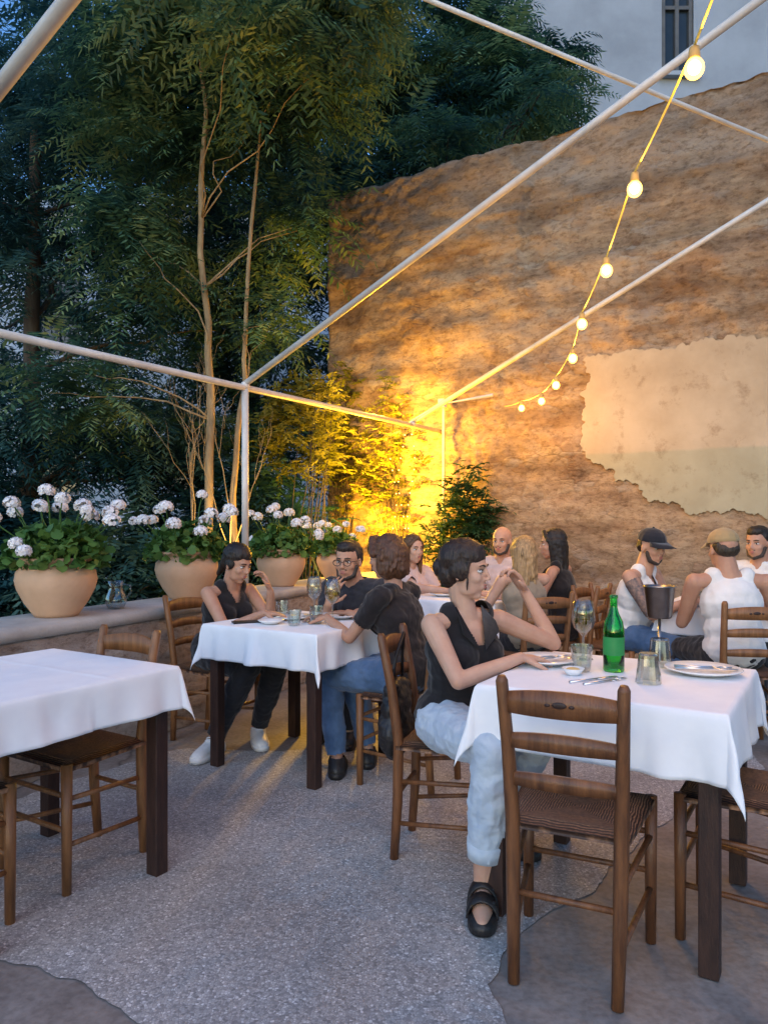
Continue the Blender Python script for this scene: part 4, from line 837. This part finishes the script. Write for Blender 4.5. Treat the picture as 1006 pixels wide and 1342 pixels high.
    if pants:
        def cp2(c):
            c=np.array(c)
            for k,a in((kR,aR),(kL,aL)):
                pt=a+(k-a)*(.20 if cuffR else .06)
                if np.dot(c-pt,nrm(a-k))>0 and np.linalg.norm(c-pt)<.16: return True
            return np.dot(c-P_,up)>.10 and c[1]<P_[1]+.09
        sculpt("trousers",[ell(P_,(.162 if not male else .168,.136,.112),Rt)]+leg(.016,hR,kR,aR)+leg(.016,hL,kL,aL),vox,pants,e,5,.018,.055,cp2)
        if cuffR:
            for k,a in((kR,aR),(kL,aL)):
                q=MB()
                p0=a+(k-a)*.185;p1=a+(k-a)*.30;q.add(tube([p0+nrm(k-a)*.004,p0,p1,p1+nrm(k-a)*.004],[.052,.0575,.063,.054],20,False))
                q.obj("trouser_cuff",pants,e)
    for a,ff in((aR,fR),(aL,fL)):
        t=ff[3];sd_=np.cross((0,0,1.),t)
        if shoe=='sandal':
            pr=MB();mid=(ff[0]+ff[2])/2;z0=a[2]-.085
            V=[];n=24
            for zz in(z0,z0+.032):
                for i in range(n):
                    th=2*math.pi*i/n;ln=math.cos(th);sx=math.sin(th);V.append(np.array((mid[0],mid[1],zz))+t*math.copysign(abs(ln)**.8,ln)*.132+sd_*math.copysign(abs(sx)**.8,sx)*(.047+.008*ln))
            pr.add((V,[tuple(range(n))[::-1],tuple(range(n,2*n))]+[(i,(i+1)%n,n+(i+1)%n,n+i) for i in range(n)]))
            for dist,hh in((.030,.073),(.093,.055)):
                V=[];K=12
                for dd in(-.025,.025):
                    for o_ in(0,.008):
                        V+= [np.array((a[0],a[1],z0+.02))+t*(dist+dd)+sd_*(.045+o_)*math.cos(u)+np.array((0,0,1))*(hh-.16*dd+o_)*math.sin(u) for u in np.linspace(0,math.pi,K)]
                F=[]
                for i in range(K-1): F+=[(i,i+1,K+i+1,K+i),(K+i,K+i+1,3*K+i+1,3*K+i),(2*K+i,3*K+i,3*K+i+1,2*K+i+1),(i,2*K+i,2*K+i+1,i+1)]
                pr.add((V,F))
                b_=np.array((a[0],a[1],z0+.02))+t*dist+sd_*.034+np.array((0,0,hh*.75));pr.add(box(b_,(.018,.018,.014)))
            pr.obj("sandal",M['black'],e)
        else:
            sm=M['whiteshoe'] if shoe=='white' else M['black']
            lo=a[2]-.085
            o=sculpt("shoe",footp(a-np.array((0,0,.012)),ff,.014),.006,sm,e,2,cut=lambda c,lo=lo,a=a:c[2]<lo+.004 or c[2]>a[2]+.01)
            mid=(ff[0]+ff[2])/2;V=[];n=28
            for zz in(lo+.001,lo+.03):
                for i in range(n):
                    th=2*math.pi*i/n;cx=math.cos(th);sx=math.sin(th);cx=math.copysign(abs(cx)**.75,cx);sx=math.copysign(abs(sx)**.75,sx);V.append(np.array((mid[0],mid[1],zz))+t*cx*.150+sd_*sx*(.050+.005*cx))
            MB().add((V,[tuple(range(n))[::-1],tuple(range(n,2*n))]+[(i,(i+1)%n,n+(i+1)%n,n+i) for i in range(n)])).obj("shoe_sole",sm,e)
            if shoe=='white':
                q=MB()
                for k_ in range(4):
                    c0=a+t*(.035+.022*k_);c0=np.array((c0[0],c0[1],lo+.098-.012*k_));q.add(tube([c0-sd_*.022,c0+(0,0,.004),c0+sd_*.022],.0032,6))
                q.obj("laces",M['linen'],e)
    if tat:
        MB().add(capsule(SR+(er-SR)*.15,SR+(er-SR)*.9,.0485*g,.0395*g,16)).obj("tattoo",tattoo,e)
    return e
blackA=fabric_black("black_cotton");blackB=fabric_black("black_tee",(.024,.019,.02));jeansL=cloth("light_denim",(.50,.57,.64),(.38,.45,.54),.5,22);jeansB=cloth("blue_denim",(.09,.16,.29),(.05,.10,.19),.5,22)
whiteT=cloth("white_cotton",(.75,.74,.72),(.66,.65,.63));darkT=cloth("dark_trousers",(.02,.02,.024));greyT=cloth("charcoal_tee",(.035,.035,.042));pinkT=cloth("pale_top",(.62,.48,.44));beigeT=cloth("beige_top",(.30,.24,.17))
person("woman in black vest and pale jeans, hand at cheek",(.28,2.86),(.507,-.862),'a',vox=.0045,N_=(-.01,.05,.95),Hd=(.01,.07,1.115),hdir=(.92,-.40),pitch=-.10,
  er=(.262,2.60,.735),wr=(.50,2.71,.800),el=(.69,3.01,.805),wl=(.575,3.03,1.015),hr=((.85,.42,-.12),(0,0,-1)),hl=((-.52,-.18,.80),(-.75,-.35,-.3)),curl=.65,
  kR=(.145,.40,.545),kL=(-.07,.37,.54),aR=(.15,.355,.09),aL=(-.18,.02,.09),tR=(-.15,-1,0),tL=(.7,-.5,0),top='vest',topm=blackA,pants=jeansL,shoe='sandal',hair='updo',hc=(.035,.018,.011),cuffR=True)
person("woman in black tank top and white sneakers, hands raised",(-.99,4.42),(.78,-.62),'b',vox=.006,N_=(0,.11,.93),Hd=(.01,.19,1.065),hdir=(.82,-.57),pitch=-.36,
  wr=(-.66,4.06,.805),wl=(-.64,4.17,.915),hr=((.8,.1,-.05),(0,0,-1)),hl=((-.35,.05,.85),(-.6,-.3,-.2)),curl=.55,kR=(.12,.40,.50),kL=(-.08,.42,.50),aR=(.19,.20,.09),aL=(-.12,.22,.09),tR=(-.35,-1,0),tL=(.3,-1,0),top='tank',topm=blackA,pants=darkT,shoe='white',hair='pony',hc=(.02,.012,.009))
person("bearded man in glasses and a dark tee at the table",(-.09,4.70),(-.53,-.85),'c',True,N_=(0,.17,.93),Hd=(0,.24,1.07),hdir=(-.35,-.94),pitch=-.12,
  wr=(-.32,4.30,.83),wl=(-.04,4.26,.805),hr=((.3,-.1,.9),(.3,.5,0)),hl=((-.8,-.2,0),(0,0,-1)),top='tee',topm=greyT,pants=darkT,hair='short',hc=(.035,.024,.018),beard=(.05,.035,.028),glasses=True)
person("woman in black tee and blue jeans, brown bob, turned away",(.12,3.74),(-.86,.51),'b',N_=(0,.08,.965),Hd=(0,.13,1.125),hdir=(-.85,.5),pitch=-.15,
  wr=(-.20,4.12,.80),wl=(-.30,3.90,.80),hr=((-.8,.2,0),(0,0,-1)),hl=((-.6,.5,0),(0,0,-1)),top='tee',topm=blackB,pants=jeansB,hair='bob',hc=(.13,.055,.026),kR=(.10,.40,.5),kL=(-.10,.42,.5),aR=(.10,.30,.085),aL=(-.12,.35,.085))
person("woman in pale top resting her elbows on the table",(.17,5.83),(.6,-.8),'a',vox=.008,hdir=(.5,-.85),wr=(.5,5.45,.80),wl=(.55,5.6,.80),top='tee',topm=pinkT,pants=darkT,hair='long',hc=(.14,.07,.03))
person("bald man in a light shirt facing the table",(1.0,6.15),(-.53,-.85),'c',True,vox=.008,Hd=(-.02,.10,1.16),N_=(0,.05,1.0),hdir=(-.5,-.86),wr=(.62,5.85,.80),wl=(.9,5.72,.80),top='tee',topm=pinkT,pants=darkT,bald=True,beard=(.08,.06,.05))
person("blonde woman in a beige top seen from behind",(.955,4.96),(-.3,.95),'a',vox=.008,Hd=(-.0,.06,1.10),hdir=(-.5,.86),wr=(.70,5.3,.80),wl=(.62,5.2,.80),top='tank',topm=beigeT,pants=darkT,hair='long',hc=(.50,.31,.14))
person("woman in a black dress with long dark hair, in profile",(1.32,5.42),(-.85,.53),'b',vox=.008,N_=(0,.04,.99),Hd=(0,.09,1.15),hdir=(-.97,.2),wr=(.92,5.6,.80),wl=(.9,5.4,.80),top='vest',topm=blackA,pants=darkT,hair='long',hc=(.012,.009,.009))
person("tattooed man in white tank top and dark cap",(1.68,5.10),(.72,-.69),'c',True,vox=.0075,N_=(0,.11,.98),Hd=(0,.17,1.14),hdir=(.45,-.9),pitch=-.18,wr=(1.98,4.78,.80),wl=(2.1,4.95,.80),hr=((.8,.2,0),(0,0,-1)),hl=((.6,-.3,0),(0,0,-1)),top='tank',topm=whiteT,pants=jeansB,hair='short',hc=(.03,.02,.015),beard=(.05,.03,.02),cap=((.02,.022,.03),1),tat=True)
person("broad man in white tank top and khaki cap from behind",(2.05,4.34),(.12,.99),'b',True,vox=.0075,N_=(0,.07,.985),Hd=(-.03,.10,1.14),hdir=(-.1,.99),wr=(2.35,4.72,.80),wl=(1.98,4.72,.80),hr=((0,1,0),(0,0,-1)),hl=((0,1,0),(0,0,-1)),top='tank',topm=whiteT,pants=darkT,hair='short',hc=(.05,.035,.02),cap=((.36,.26,.13),1),kR=(.22,.38,.5),kL=(-.2,.38,.5),shw=.205)
person("dark-haired bearded man in a pale shirt at the table",(2.75,5.38),(-.7,-.7),'b',True,vox=.008,N_=(0,.06,1.0),Hd=(0,.1,1.16),hdir=(-.8,-.6),wr=(2.45,5.3,.80),wl=(2.65,5.05,.80),top='tee',topm=whiteT,pants=darkT,hair='short',hc=(.02,.014,.01),beard=(.03,.02,.015))
e=empty("handbag",(.08,2.99,.0),yaw((.96,-.28)));tag(e,"soft black leather bag hung from a chair back","bag")
sculpt("bag_body",[ell((.0,-.03,.56),(.12,.05,.10)),ell((0.01,-.03,.46),(.135,.06,.11)),capsule((-.07,-.03,.63),(.07,-.03,.63),.03)],.007,M['black'],e,3,.03,.05)
MB().add(tube([(-.09,-.03,.62),(-.05,-.02,.76),(0,.0,.85),(.05,-.02,.76),(.09,-.03,.62)],.007,6)).obj("strap",M['black'],e)
print("done")
